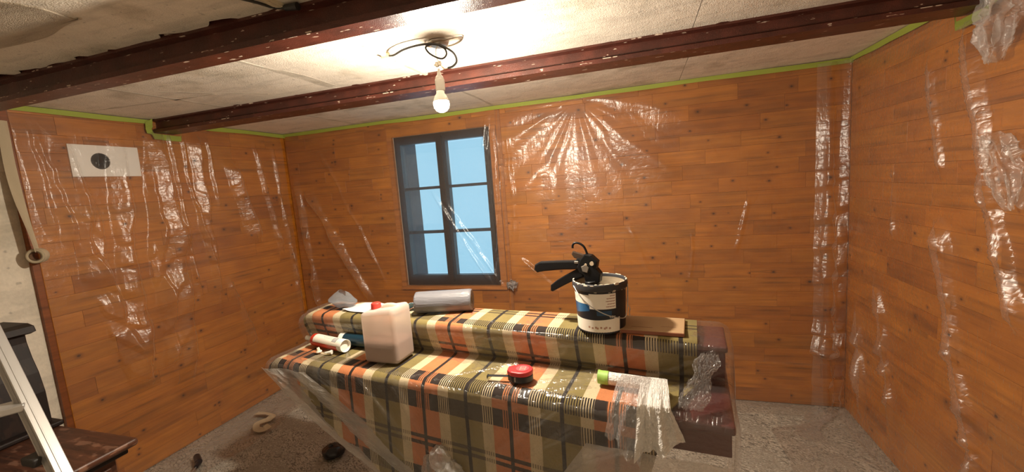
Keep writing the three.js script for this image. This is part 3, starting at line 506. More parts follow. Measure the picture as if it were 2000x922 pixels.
{
  const t = thing('plastic_sheet', 'clear glossy plastic wrapped over the plaid blanket and desk, gathered below the front', 'plastic sheet');
  const S0 = PROF.s0 + 0.06, S1 = 0.46, nu = 330, nv = 190, KX = -0.76, KS = 0.34;
  const over = (x, s) => {
    const sb = Math.min(s, PROF.s1 - 0.001), p = PROF.at(sb); let w = p.x, h = p.y - (s > sb ? s - sb : 0), ny = 0, nw = 0;
    if (s < -0.425) { ny = 1; } else if (s < -0.25) { nw = 1; } else if (s < -0.01) { ny = 1; } else nw = 1;
    const flatTop = (s > -0.23 && s < -0.01) || s < -0.43;
    const concave = Math.exp(-Math.pow((s + 0.245) / 0.05, 2)) * 0.003;
    let d = 0.0075 + pleats(x, s) + (flatTop ? 0.0022 : 0.004) * crumple(x * 0.9, s * 1.3, 930) * (0.4 + 0.8 * vn(x * 3, s * 5, 931)) + concave;
    if (s > 0) d += sm(0, 0.2, s) * (0.012 + 0.010 * vn(x * 4, s * 3, 932));
    return [x, h + ny * d + concave, w + nw * d + concave * 0.6];
  };
  const g = sheet(nu, nv, (u, v) => {
    const s = lerp(S0, S1, v), x0 = lerp(-1.74, 0.245, u), front = clamp(s / 0.44);
    let x = x0; if (s > 0) x = lerp(x0, lerp(-1.06, 0.20, u), Math.pow(front, 0.9));
    const near = s > 0 ? Math.exp(-Math.pow((x - KX) / 0.22, 2)) * front : 0;
    let [xx, h, w] = over(x, s); const end = Math.max(0, 1 - (x0 + 1.74) / 0.04), endR = Math.max(0, (x0 - 0.205) / 0.04);
    h -= 0.03 * end * end + 0.02 * endR * endR; w += 0.03 * near * Math.sin(x * 60 + s * 5) * 0.4;
    return D(xx, h, w);
  }, (u, v) => [u * 1.98, v * (S1 - S0)]);
  part('cover_film', g, filmDesk, t);
  // left end: the film slants down and inwards
  part('end_film', sheet(60, 80, (u, v) => {
    const s = lerp(PROF.s0 + 0.06, -0.005, u), p = PROF.at(s), tip = [-1.02 - 0.10 * (1 - u), 0.36, -0.2 + 0.2 * u], k = Math.pow(v, 0.9), bul = 0.03 * Math.sin(Math.PI * v) + 0.008 * crumple(u * 0.4, v * 0.4, 940) * (1 - Math.abs(2 * v - 1));
    return D(lerp(-1.742, tip[0], k) - bul, lerp(p.y + 0.004 - 0.03, tip[1], v), lerp(p.x, tip[2], v));
  }, (u, v) => [u * 0.5, v * 0.8]), filmDesk, t);
  // right end
  part('end_film', sheet(60, 70, (u, v) => {
    const s = lerp(PROF.s0 + 0.06, -0.005, u), p = PROF.at(s), bul = 0.02 * Math.sin(Math.PI * v) + 0.006 * crumple(u * 0.4, v * 0.4, 945) * (1 - Math.abs(2 * v - 1));
    return D(lerp(0.247, 0.19, v) + bul, lerp(p.y + 0.004 - 0.02, 0.36, v), lerp(p.x, -0.16 + 0.17 * u, v));
  }, (u, v) => [u * 0.5, v * 0.7]), filmDesk, t);
  // lower skirt of the film hanging to the floor on the left
  const filmSkirt = film({ tile: 0.4, bump: 0.004, roughness: 0.55, transmission: 0.5, color: C(0.88, 0.88, 0.88) });
  part('skirt_film', sheet(90, 90, (u, v) => D(lerp(-1.42, -0.66, u) + 0.46 * v * (1 - u), lerp(0.66, 0.02, v), -0.05 - 0.10 * v + 0.02 * Math.sin(u * 22 + 2 * v) * v + 0.01 * crumple(u * 0.8, v * 0.6, 950)), (u, v) => [u * 0.8, v * 0.7]), filmSkirt, t);
  const filmDouble = film({ tile: 0.4, bump: 0.004, roughness: 0.38, transmission: 0.72, color: C(0.86, 0.82, 0.78) });
  part('doubled_film', sheet(60, 60, (u, v) => D(lerp(lerp(-1.735, -1.06, u), lerp(-1.45, -0.68, u), v), lerp(0.815, 0.40, u) + 0.01 * v - 0.02 * Math.sin(u * Math.PI), 0.030 + 0.010 * Math.sin(v * 9 + u * 3) + 0.006 * crumple(u * 0.6, v * 0.3, 955)), (u, v) => [u * 0.8, v * 0.25]), filmDouble, t);
  part('doubled_film', sheet(60, 60, (u, v) => D(lerp(lerp(-0.20, 0.225, u), lerp(-0.45, 0.195, u), v), lerp(0.725, 0.36, v), 0.034 + 0.012 * Math.sin(u * 11 + v * 4) * v + 0.006 * crumple(u * 0.5, v * 0.4, 956)), (u, v) => [u * 0.5, v * 0.4]), filmDouble, t);
  // the knot
  const knot = [];
  for (const [a, b, cx, sz, s] of [[-0.76, 0.56, 0.05, 0.045, 960], [-0.72, 0.50, 0.055, 0.055, 961], [-0.80, 0.51, 0.045, 0.05, 962]])
    knot.push(sheet(40, 30, (u, v) => { const th = u * Math.PI * 2, ph = v * Math.PI, r = sz * (0.65 + 0.55 * ridged(u * 8, v * 5, s, 8, 0)); return D(a + r * Math.sin(ph) * Math.cos(th), b + r * Math.cos(ph) * 1.1, cx + 0.6 * r * Math.sin(ph) * Math.sin(th)); }, (u, v) => [u * 0.3, v * 0.2]));
  part('film_knot', merge(knot), filmLoose, t, 'bunched film knot below the front edge');
  // crumpled silvery fold near the right end of the blanket
  part('crumpled_fold', sheet(50, 60, (u, v) => { const c = [lerp(0.175, 0.115, v), lerp(0.955, 0.845, v), lerp(-0.19, -0.02, v)], r = 0.035 * (0.7 + 0.6 * vn(v * 5, 1, 970)); const k = crumple(u * 1.3 + 3, v * 1.4, 971); return D(c[0] + (u - 0.5) * 2 * r, c[1] + 0.012 + 0.02 * k, c[2] + 0.012 + 0.014 * k * (1 - v * 0.3)); }, (u, v) => [u * 0.1, v * 0.2]), film({ tile: 0.16, bump: 0.005, roughness: 0.22, transmission: 0.88 }), t);
}

// ---------------------------------------------------------------- things on the desk
const TOP = 1.0115, LEDGE = 0.857;
{ // jerrycan
  const t = thing('jerrycan', 'translucent white plastic canister with red cap, about a third full', 'canister', D(-1.098, LEDGE, -0.122), DT + 0.05);
  const hd = phys({ color: C(0.92, 0.84, 0.77), transmission: 0.76, thickness: 0, roughness: 0.74, ior: 1.4, specularIntensity: 0.5 });
  const body = new RoundedBoxGeometry(0.172, 0.226, 0.134, 6, 0.019); const P = body.attributes.position;
  for (let i = 0; i < P.count; i++) { const x = P.getX(i), y = P.getY(i), z = P.getZ(i); if (y > 0.078) { const k = sm(0.02, -0.085, x) , m = sm(0.078, 0.113, y); P.setY(i, y + m * (0.020 * sm(-0.02, 0.05, x) - 0.006)); } if (y < -0.095) P.setY(i, y + 0.004 * Math.exp(-(x * x + z * z) / 0.002)); }
  body.computeVertexNormals(); body.translate(0, 0.114, 0);
  part('can_body', body, hd, t);
  part('liquid', rbox(0.1695, 0.098, 0.1315, 0.018, 5).translate(0, 0.052, 0), std({ color: C(0.22, 0.13, 0.115), roughness: 0.8 }), t, 'pinkish grey liquid filling the lower third');
  part('neck', lathe([[0.0, 0], [0.021, 0], [0.021, 0.014], [0, 0.014]], 24).translate(-0.045, 0.218, 0), hd, t);
  part('cap', lathe([[0, 0.026], [0.016, 0.026], [0.0205, 0.023], [0.0225, 0.002], [0.0225, 0], [0, 0]], 30).translate(-0.045, 0.224, 0), std({ color: C(0.62, 0.05, 0.035), roughness: 0.45 }), t, 'red screw cap');
  part('handle', tube([[-0.012, 0.222, 0], [0.0, 0.234, 0], [0.03, 0.240, 0], [0.058, 0.236, 0], [0.07, 0.222, 0]], 0.0115, 30, 12), hd, t);
}
function canvas(w, h, draw) { const c = document.createElement('canvas'); c.width = w; c.height = h; draw(c.getContext('2d'), w, h); const x = new THREE.CanvasTexture(c); x.colorSpace = THREE.SRGBColorSpace; x.magFilter = THREE.LinearFilter; return x; }
function cartridge(name, label, a, b, r, map, capColor) {
  const A = V(...a), B = V(...b), L = A.distanceTo(B), t = thing(name, label, 'sealant cartridge', a);
  t.quaternion.setFromUnitVectors(V(0, 1, 0), B.clone().sub(A).normalize());
  const bd = new THREE.CylinderGeometry(r, r, L * 0.86, 40, 1, true).translate(0, L * 0.47, 0);
  part('tube_body', bd, std({ map, roughness: 0.35 }), t);
  const cm = std({ color: capColor, roughness: 0.45 });
  part('open_end', lathe([[r * 0.86, L * 0.88], [r * 0.9, L * 1.0], [r * 1.01, L * 1.0], [r * 1.02, L * 0.89], [r, L * 0.88]], 40), cm, t);
  part('plunger', lathe([[0, L * 0.95], [r * 0.6, L * 0.952], [r * 0.9, L * 0.94], [r * 0.9, L * 0.9], [0, L * 0.9]], 40), cm, t);
  part('shoulder', lathe([[0, -0.012], [r * 0.3, -0.012], [r * 0.32, 0], [r * 0.9, 0.004], [r, 0.012], [r, L * 0.05]], 40), cm, t);
  return t;
}
{
  const m1 = canvas(512, 256, (g, w, h) => { g.fillStyle = '#efe9dc'; g.fillRect(0, 0, w, h); g.fillStyle = '#b93420'; g.fillRect(0, h - 26, w, 26); g.fillRect(w * 0.60, 0, w * 0.24, h); g.fillStyle = '#8f8a80'; for (let i = 0; i < 4; i++) g.fillRect(w * (0.33 + i * 0.035), 60, 4, 120 - i * 14); g.fillStyle = '#777'; g.fillRect(w * 0.36, 22, 74, 36); g.fillStyle = '#eee'; for (let i = 0; i < 9; i++) g.fillRect(w * 0.36 + 6 + i * 7, 26, 2 + (i % 3), 28); });
  cartridge('sealant_cartridge', 'white and red sealant cartridge lying with its open end towards the viewer', D(-1.60, LEDGE + 0.030, -0.165), D(-1.36, LEDGE + 0.030, -0.128), 0.0295, m1, C(0.86, 0.82, 0.74)).rotateY(2.15);
  const m2 = canvas(512, 256, (g, w, h) => { g.fillStyle = '#12303f'; g.fillRect(0, 0, w, h); g.strokeStyle = '#e8e6dc'; g.lineWidth = 9; g.beginPath(); g.ellipse(150, 70, 34, 22, 0.3, 0, 7); g.stroke(); g.fillStyle = '#d9d4c6'; for (let i = 0; i < 5; i++) { g.fillRect(120 + i * 14, 110 + (i % 2) * 8, 8, 60); } g.fillStyle = '#b6452c'; g.fillRect(0, 190, w, 8); });
  cartridge('sealant_cartridge', 'dark blue sealant cartridge lying partly behind the white canister', D(-1.225, LEDGE + 0.030, -0.200), D(-1.458, LEDGE + 0.030, -0.206), 0.029, m2, C(0.80, 0.78, 0.72)).rotateY(2.2);
  const wm = std({ color: C(0.85, 0.81, 0.72), roughness: 0.5 });
  const nz = thing('cartridge_nozzle', 'slim white cartridge nozzle lying behind the white and red cartridge', 'nozzle', D(-1.70, LEDGE + 0.010, -0.215), DT);
  part('nozzle_tube', rod([0, 0, 0], [0.17, -0.002, 0.0], 0.0095, 0.005), wm, nz); part('nozzle_collar', rod([-0.012, 0, 0], [0.012, 0, 0], 0.0115), wm, nz);
  const c1 = thing('screw_cap', 'small cream cap standing before the white and red cartridge', 'cap', D(-1.492, LEDGE + 0.001, -0.092), DT);
  part('cap_body', lathe([[0, 0.024], [0.006, 0.024], [0.0075, 0.012], [0.011, 0.010], [0.012, 0], [0, 0]], 18).rotateZ(0.15), std({ color: C(0.78, 0.68, 0.52), roughness: 0.6 }), c1); part('cap_ring', new THREE.TorusGeometry(0.0105, 0.003, 8, 20).rotateX(Math.PI / 2).translate(0, 0.005, 0), wm, c1);
  const c2 = thing('nozzle_tip', 'small white cut nozzle tip lying in front of the cartridge, right of the cap', 'nozzle', D(-1.43, LEDGE + 0.006, -0.092), DT + 0.3);
  part('tip_cone', rod([-0.02, 0, 0], [0.012, 0.002, 0], 0.003, 0.008), wm, c2); part('tip_rim', rod([0.010, 0.002, 0], [0.016, 0.002, 0], 0.0095), wm, c2);
}
{ // empty packets behind
  const clear = film({ transmission: 0.72, color: C(0.80, 0.86, 0.92), roughness: 0.15, tile: 0.12, bump: 0.004 });
  const g = sheet(40, 40, (u, v) => { const th = u * Math.PI * 2, r = (0.045 + 0.018 * ridged(u * 6, v * 3, 1000, 6, 0)) * Math.sin(Math.PI * clamp(0.06 + v * 0.92)) + 0.004; return [r * 1.25 * Math.cos(th), 0.085 * (1 - v) * (0.8 + 0.4 * vn(u * 5, 2, 1001, 5)), 0.8 * r * Math.sin(th)]; });
  const t = solo('clear_packet', g, clear, 'crumpled clear blister packet standing at the left end of the desk back', 'packet'); t.position.set(...D(-1.52, TOP - 0.008, -0.30)); 
  const g1 = slabSheet(30, 14, (u, v) => [lerp(-0.08, 0.14, u), 0.006 + 0.02 * Math.pow(vn(u * 3, v * 2, 1010), 2) + 0.02 * u * v, lerp(0.05, -0.05, v) + 0.02 * u], null, 0.0012);
  const p = solo('paper_sheet', g1, std({ color: C(0.72, 0.70, 0.70), roughness: 0.7 }), 'flat whitish wrapper lying left of the canister on the desk back', 'paper'); p.position.set(...D(-1.40, TOP - 0.004, -0.30)); p.rotation.y = DT;
  const g2 = slabSheet(14, 14, (u, v) => [0.06 * (u - 0.5), 0.04 * Math.sin(u * 3) * (0.5 + 0.5 * v) + 0.004, 0.06 * (v - 0.5) + 0.01 * Math.sin(u * 6)], null, 0.001);
  const b = solo('blue_wrapper', g2, std({ color: C(0.34, 0.58, 0.78), roughness: 0.5 }), 'scrap of light blue film between canister and grey roll', 'wrapper'); b.position.set(...D(-1.10, TOP - 0.002, -0.33)); b.rotation.y = DT;
}
{ // grey roll
  const a = D(-1.055, TOP + 0.05, -0.285), b = D(-0.805, TOP + 0.05, -0.372), A = V(...a), B = V(...b), L = A.distanceTo(B), dir = B.clone().sub(A).normalize();
  const t = thing('plastic_roll', 'grey roll of plastic film lying on the desk back below the window', 'roll', a); t.quaternion.setFromUnitVectors(V(0, 1, 0), dir);
  const R = 0.05, gm = phys({ color: C(0.16, 0.16, 0.178), roughness: 0.32, bumpMap: scaled(crinkle, 1.2, 0.8), bumpScale: 0.002, clearcoat: 0.25, clearcoatRoughness: 0.3 });
  part('film_layers', lathe([[0.024, 0.003], [0.03, 0.0], [R - 0.006, 0.0], [R - 0.001, 0.003], [R, 0.012], [R, L - 0.012], [R - 0.001, L - 0.003], [R - 0.006, L], [0.024, L - 0.002]], 56), gm, t);
  part('cardboard_core', lathe([[0.020, 0.002], [0.0242, 0.002], [0.0242, L - 0.002], [0.020, L - 0.002], [0.020, 0.002]], 40), std({ color: C(0.30, 0.22, 0.15), roughness: 0.9 }), t);
}
{ // bucket
  const t = thing('paint_bucket', 'round dark blue and white plastic bucket smeared with paint, holding the caulking gun', 'bucket', D(-0.195, TOP - 0.002, -0.272), DT);
  const print = canvas(2048, 512, (g, w, h) => {
    g.fillStyle = '#0d1420'; g.fillRect(0, 0, w, h); const X = (d) => ((d + 180) / 360) * w;
    g.fillStyle = '#e6e0d3'; g.beginPath(); g.moveTo(X(-80), h * 0.68); g.bezierCurveTo(X(-40), h * 0.70, X(0), h * 0.72, X(58), h * 0.66); g.lineTo(X(58), h * 0.97); g.lineTo(X(-80), h * 0.97); g.fill();
    g.fillRect(X(-80), h * 0.16, X(-14) - X(-80), h * 0.20); g.fillStyle = '#b9b3a6'; for (let i = 0; i < 5; i++) g.fillRect(X(-70) + i * 26, h * 0.21 + (i % 2) * 10, 12, 36);
    const gr = g.createLinearGradient(X(-70), h * .36, X(-14), h * .36); gr.addColorStop(0, '#13304f'); gr.addColorStop(0.5, '#2a6c9d'); gr.addColorStop(1, '#174a78'); g.fillStyle = gr; g.beginPath(); g.moveTo(X(-78), h * 0.36); g.lineTo(X(-12), h * 0.36); g.lineTo(X(-14), h * 0.50); g.lineTo(X(-60), h * 0.60); g.lineTo(X(-78), h * 0.5); g.fill();
    g.fillStyle = '#173f60'; g.fillRect(X(2), h * 0.50, X(36) - X(2), h * 0.10);
    g.fillStyle = '#ece7dc'; g.fillRect(X(-14), h * 0.13, X(47) - X(-14), h * 0.33);
    g.fillStyle = '#8d4a38'; for (let i = 0; i < 5; i++) { const y = h * (0.165 + i * 0.058), wid = [70, 112, 118, 104, 122][i]; for (let k = 0; k < wid; k += 9) g.fillRect(X(45) - 6 - k, y, 6, 9 + (k % 4)); }
    g.fillStyle = '#cfcac0'; g.font = 'bold 34px sans-serif'; g.fillText('1,5kg', X(30), h * 0.655);
    g.fillStyle = '#b08a76'; for (let i = 0; i < 8; i++) g.fillRect(X(-20) + i * 38 + (i % 3) * 8, h * 0.84 + (i % 2) * 8, 26, 22);
    for (let i = 0; i < 60; i++) { g.fillStyle = i % 3 ? 'rgba(20,14,10,0.55)' : 'rgba(215,200,178,0.8)'; g.fillRect(vn(i, 1, 5) * w, h * (0.03 + 0.09 * vn(i, 2, 6)), 6 + 40 * vn(i, 3, 7), 4 + 14 * vn(i, 4, 8)); }
  });
  const wall = new THREE.CylinderGeometry(0.0955, 0.0885, 0.172, 72, 1, true, Math.PI, Math.PI * 2).translate(0, 0.088, 0);
  part('bucket_wall', wall, std({ map: print, roughness: 0.42 }), t);
  part('bucket_lining', merge([new THREE.CylinderGeometry(0.0935, 0.0865, 0.17, 56, 1, true).translate(0, 0.089, 0), new THREE.CircleGeometry(0.088, 48).rotateX(-Math.PI / 2).translate(0, 0.003, 0)]), std({ map: scaled(plasterMap, 2, 1), color: C(0.45, 0.38, 0.30), roughness: 0.8 }), t);
  const rimMap = scaled(beamMap, 2, 1);
  part('rim', lathe([[0.0935, 0.172], [0.094, 0.184], [0.097, 0.187], [0.1005, 0.186], [0.1025, 0.180], [0.1025, 0.165], [0.1005, 0.160], [0.0962, 0.159]], 72), std({ color: C(0.03, 0.03, 0.035), roughness: 0.5 }), t);
  const sp = []; for (let i = 0; i < 26; i++) { const a = rr(0, 6.283), r = 0.1022, b = new THREE.SphereGeometry(1, 8, 6); b.scale(rr(0.003, 0.012), rr(0.0015, 0.006), 0.0016); b.translate(0, rr(0.163, 0.186), r - 0.0015).rotateY(a); sp.push(b); }
  for (let i = 0; i < 40; i++) { const a = rr(0, 6.283), b = new THREE.SphereGeometry(1, 8, 6); b.scale(rr(0.004, 0.012), 0.0016, rr(0.002, 0.0035)); b.translate(0, 0.1865, 0.0975).rotateY(a); sp.push(b); }
  part('paint_smears', merge(sp), std({ color: C(0.62, 0.52, 0.40), roughness: 0.7 }), t, 'dried cream paint on the rim');
  part('bucket_base', lathe([[0, 0.0], [0.084, 0.0], [0.0875, 0.002], [0.089, 0.006], [0.0885, 0.01]], 56), std({ color: C(0.02, 0.02, 0.022), roughness: 0.5 }), t);
  part('wire_handle', merge([tube([[0.1035, 0.172, 0.01], [0.107, 0.14, 0.035], [0.106, 0.10, 0.05], [0.098, 0.062, 0.06], [0.075, 0.066, 0.082], [0.03, 0.085, 0.103], [-0.02, 0.115, 0.106], [-0.055, 0.145, 0.094], [-0.085, 0.172, 0.06]], 0.0017, 80), tube([[0.104, 0.10, 0.03], [0.112, 0.085, 0.03], [0.108, 0.07, 0.03], [0.111, 0.06, 0.03]], 0.0016, 20)]), std({ color: C(0.45, 0.44, 0.42), metalness: 0.9, roughness: 0.35 }), t);
}
{ // caulking gun: drawn in its own upright plane, handle to the left, rod hook on top
  const k = phys({ color: C(0.008, 0.008, 0.009), roughness: 0.38, specularIntensity: 0.45 }), met = std({ color: C(0.30, 0.27, 0.24), metalness: 0.7, roughness: 0.4 });
  const t = thing('caulking_gun', 'black caulking gun standing nose down in the bucket, its handles to the left', 'caulking gun', D(-0.25, 1.208, -0.272), DT - 0.1);
  part('handle_grip', extr([[-0.088, 0.050], [-0.03, 0.052], [-0.02, 0.062], [0.0, 0.058], [0.002, 0.032], [-0.02, 0.030], [-0.092, 0.026], [-0.165, 0.018], [-0.195, 0.012], [-0.203, 0.020], [-0.199, 0.034], [-0.180, 0.044]], 0.026, 0.006), k, t);
  part('trigger', extr([[-0.022, 0.024], [-0.004, 0.012], [-0.006, -0.002], [-0.03, -0.012], [-0.062, -0.026], [-0.10, -0.046], [-0.135, -0.066], [-0.140, -0.064], [-0.138, -0.046], [-0.112, -0.026], [-0.075, -0.004], [-0.045, 0.012]], 0.018, 0.004), k, t);
  part('gun_body', extr([[-0.02, 0.034], [-0.006, 0.062], [0.010, 0.080], [0.030, 0.076], [0.052, 0.056], [0.046, 0.030], [0.062, 0.010], [0.058, -0.018], [0.030, -0.040], [0.012, -0.026], [0.004, 0.004], [-0.012, 0.014]], 0.036, 0.004, [[0.034, 0.052, 0.008]]), k, t);
  part('barrel_cradle', lathe([[0.0, 0.0], [0.026, 0.0], [0.028, -0.006], [0.028, -0.15], [0.018, -0.162], [0, -0.165]], 36).rotateZ(0.12).translate(0.026, -0.018, 0), k, t);
  part('hook_rod', tube([[0.016, 0.065, 0], [0.012, 0.088, 0], [0.001, 0.112, 0], [-0.018, 0.124, 0], [-0.034, 0.124, 0], [-0.042, 0.116, 0], [-0.043, 0.105, 0]], 0.0042, 50, 10), k, t);
  part('release_latch', extr([[0.012, 0.066], [0.0, 0.078], [-0.022, 0.084], [-0.040, 0.090], [-0.044, 0.082], [-0.036, 0.070], [-0.014, 0.064]], 0.014, 0.003), std({ color: C(0.05, 0.03, 0.02), roughness: 0.4 }), t);
  part('rivet', merge([new THREE.CylinderGeometry(0.008, 0.008, 0.041, 20).rotateX(Math.PI / 2).translate(0.036, 0.05, 0.0), new THREE.CylinderGeometry(0.005, 0.005, 0.042, 16).rotateX(Math.PI / 2).translate(0.012, 0.045, 0)]), std({ color: C(0.6, 0.48, 0.34), roughness: 0.5 }), t);
  part('lever_plate', merge([extr([[-0.004, 0.036], [0.012, 0.044], [0.022, 0.034], [0.016, 0.016], [0.0, 0.020]], 0.042, 0.002), rbox(0.017, 0.010, 0.03, 0.002).translate(-0.026, 0.052, 0)]), met, t);
}
{ // flat package under film
  const t = thing('flat_package', 'flat brown cardboard package lying at the right end of the desk back', 'package', D(0.0, TOP - 0.006, -0.305), DT);
  const m = canvas(512, 256, (g, w, h) => { g.fillStyle = '#a98a66'; g.fillRect(0, 0, w, h); g.fillStyle = '#6e4a34'; for (let i = 0; i < 16; i++) g.fillRect(90 + i * 11, 196, 6 + (i % 3), 10); for (let i = 0; i < 12; i++) g.fillRect(330 + i * 10, 170, 6, 8); });
  part('package_body', rbox(0.22, 0.016, 0.16, 0.003).translate(-0.012, 0.008, 0), std({ map: m, roughness: 0.75 }), t);
  part('package_edge', rbox(0.215, 0.012, 0.004, 0.001).translate(-0.01, 0.008, 0.081), std({ color: C(0.22, 0.07, 0.03), roughness: 0.6 }), t);
}
{ // tape measure, lying flat with its blade end out
  const t = thing('tape_measure', 'red and black tape measure lying on the plastic at the front edge', 'tape measure', D(-0.455, LEDGE + 0.002, -0.072), DT + 0.15);
  const red = std({ color: C(0.55, 0.035, 0.04), roughness: 0.36 }), k = std({ color: C(0.015, 0.015, 0.017), roughness: 0.42 });
  const outline = []; for (let i = 0; i <= 30; i++) { const a = -0.6 * Math.PI + i / 30 * 1.5 * Math.PI; outline.push([0.037 * Math.cos(a), 0.034 * Math.sin(a)]); } outline.push([-0.030, 0.026], [-0.047, 0.014], [-0.046, -0.012], [-0.030, -0.028]);
  part('lower_case', extr(outline, 0.026, 0.004).rotateX(-Math.PI / 2).translate(0, 0.013, 0), k, t);
  part('upper_case', extr(outline.map(([x, y]) => [x * 1.03, y * 1.03]), 0.018, 0.004).rotateX(-Math.PI / 2).translate(0, 0.034, 0), red, t, 'red upper half');
  const lab = canvas(256, 256, (g) => { g.fillStyle = '#c9545a'; g.fillRect(0, 0, 256, 256); g.strokeStyle = '#e3a08c'; g.lineWidth = 14; g.strokeRect(60, 70, 60, 100); g.strokeRect(140, 70, 56, 100); });
  part('label_disc', new THREE.CylinderGeometry(0.024, 0.024, 0.0016, 40).translate(0.004, 0.0435, 0), std({ map: lab, roughness: 0.4 }), t);
  part('case_window', rbox(0.018, 0.018, 0.003, 0.001).translate(-0.012, 0.015, 0.034), std({ color: C(0.30, 0.27, 0.24), roughness: 0.3 }), t);
  part('blade', rbox(0.09, 0.003, 0.014, 0.001).rotateZ(0.02).translate(-0.086, 0.014, 0.006), k, t); part('blade_hook', rbox(0.003, 0.012, 0.016, 0.001).translate(-0.131, 0.010, 0.006), k, t);
}
{ // roll of pre-taped masking film with the film hanging over the front
  const t = thing('masking_film_roll', 'white masking film roll with green tape edge, its white film hanging over the front', 'masking film');
  const milky = phys({ color: C(0.88, 0.85, 0.81), transmission: 0.2, thickness: 0, roughness: 0.42, ior: 1.5, bumpMap: scaled(crinkle, 5, 5), bumpScale: 0.0035 });
  const R = 0.0215, a = D(-0.165, LEDGE + R + 0.002, -0.118), b = D(0.02, LEDGE + R + 0.004, -0.098);
  const at = (u, r, ang) => { const c = [lerp(a[0], b[0], u), lerp(a[1], b[1], u), lerp(a[2], b[2], u)]; return [c[0] + r * Math.cos(ang) * -Math.sin(DA), c[1] + r * Math.sin(ang), c[2] + r * Math.cos(ang)]; };
  part('film_roll', sheet(50, 40, (u, v) => at(u, R * (1 + 0.10 * (vn(u * 5, v * 6, 1100, 0, 6) - 0.5) + 0.25 * sm(0.75, 1, u) * ridged(v * 5, u * 3, 1101, 5, 0)), v * Math.PI * 2), (u, v) => [u * 0.2, v * 0.13]), milky, t);
  part('green_tape_edge', sheet(10, 30, (u, v) => at(lerp(-0.10, 0.10, u), R * 1.05 * (1 + 0.08 * vn(v * 7, u * 3, 1102, 7, 0)), v * Math.PI * 2)), std({ color: C(0.30, 0.50, 0.10), roughness: 0.55 }), t, 'green tape band at the left end');
  part('core', merge([rod(at(-0.08, 0, 0), at(0.3, 0, 0), 0.012)]), std({ color: C(0.02, 0.018, 0.016), roughness: 0.9 }), t);
  // hanging film: left lobe clear, right lobe white; u across, v down
  const hang = (x0, x1, y1a, y1b, push, s, rag) => sheet(70, 90, (u, v) => {
    const xt = lerp(x0[0], x0[1], u), xb = lerp(x1[0], x1[1], u), yt = LEDGE + 2 * R + 0.004, yb = lerp(y1a, y1b, u) + rag * (vn(u * 6, 1, s) - 0.5); let w, h, x = lerp(xt, xb, v);
    const f = 0.016 * Math.sin(u * 9 + 2 * vn(v * 3, u * 2, s) + 1.5 * v) * v + 0.009 * Math.sin(u * 23 + v * 3 + s) * v;
    if (v < 0.28) { const q = v / 0.28; w = lerp(-0.11, 0.020 + push, q); h = yt - 0.010 * q + 0.012 * Math.sin(q * Math.PI) - 0.01 * q * q; } else { const q = (v - 0.28) / 0.72; w = 0.020 + push + 0.02 * q; h = lerp(yt - 0.02, yb, q); }
    return D(x, h + (v < 0.28 ? f * 0.3 : 0), w + f + 0.008 * crumple(u * 0.5 + s, v * 0.5, s));
  }, (u, v) => [u * 0.25, v * 0.3]);
  part('hanging_film', hang([-0.03, 0.045], [-0.045, 0.10], 0.70, 0.80, 0.018, 1110, 0.03), milky, t);
  part('hanging_film', hang([-0.10, 0.0], [-0.135, -0.03], 0.76, 0.70, 0.016, 1120, 0.05), film({ transmission: 0.80, tile: 0.2, roughness: 0.24 }), t, 'clearer left lobe of the film');
}

// ---------------------------------------------------------------- on the floor
{
  const scrap = new THREE.CatmullRomCurve3([[0, 0, 0], [0.10, 0, 0.01], [0.17, 0, 0.03], [0.165, 0, 0.08], [0.14, 0, 0.14], [0.18, 0, 0.19], [0.24, 0, 0.19], [0.25, 0, 0.15]].map((p) => V(...p)), false, 'catmullrom', 0.25);
  const g = slabSheet(70, 4, (u, v) => { const p = scrap.getPoint(u), q = scrap.getTangent(u), w = (v - 0.5) * 0.042; return [p.x - q.z * w, 0.006 + 0.010 * Math.abs(Math.sin(u * 8)) + 0.008 * Math.sin(u * 5) * (v - 0.5) * 2 + 0.008, p.z + q.x * w]; }, null, 0.001);
  const m = solo('tape_scrap', g, cream, 'crumpled strip of cream masking tape lying on the floor near the left wall', 'tape'); m.position.set(-2.80, 0.012, -2.22); m.rotation.y = 0.1;
  const k = phys({ color: C(0.012, 0.012, 0.016), roughness: 0.3 });
  const s = sheet(40, 30, (u, v) => { const th = u * Math.PI * 2, ph = v * Math.PI, r = 0.055 * (0.7 + 0.5 * ridged(u * 6, v * 4, 1200, 6, 0)); return [r * Math.sin(ph) * Math.cos(th) * 1.1, 0.036 + 0.75 * r * Math.cos(ph), r * Math.sin(ph) * Math.sin(th)]; });
  solo('black_scrap', s, k, 'small crumpled black plastic lump on the floor beside the hanging film', 'scrap').position.set(-1.86, 0, -1.93);
  const t = thing('hand_tool', 'black handled tool lying on the floor at the lower edge left of the desk', 'tool', [-2.68, 0.034, -1.70], -0.5);
  part('grip', new THREE.CapsuleGeometry(0.019, 0.075, 6, 14).rotateZ(Math.PI / 2), k, t);
  part('ferrule', rod([0.045, 0, 0], [0.085, -0.002, 0.02], 0.016, 0.010), k, t);
  part('shaft', tube([[0.08, -0.002, 0.018], [0.13, -0.004, 0.05], [0.16, -0.008, 0.09]], 0.004, 16), std({ color: C(0.5, 0.5, 0.5), metalness: 0.8, roughness: 0.3 }), t);
}

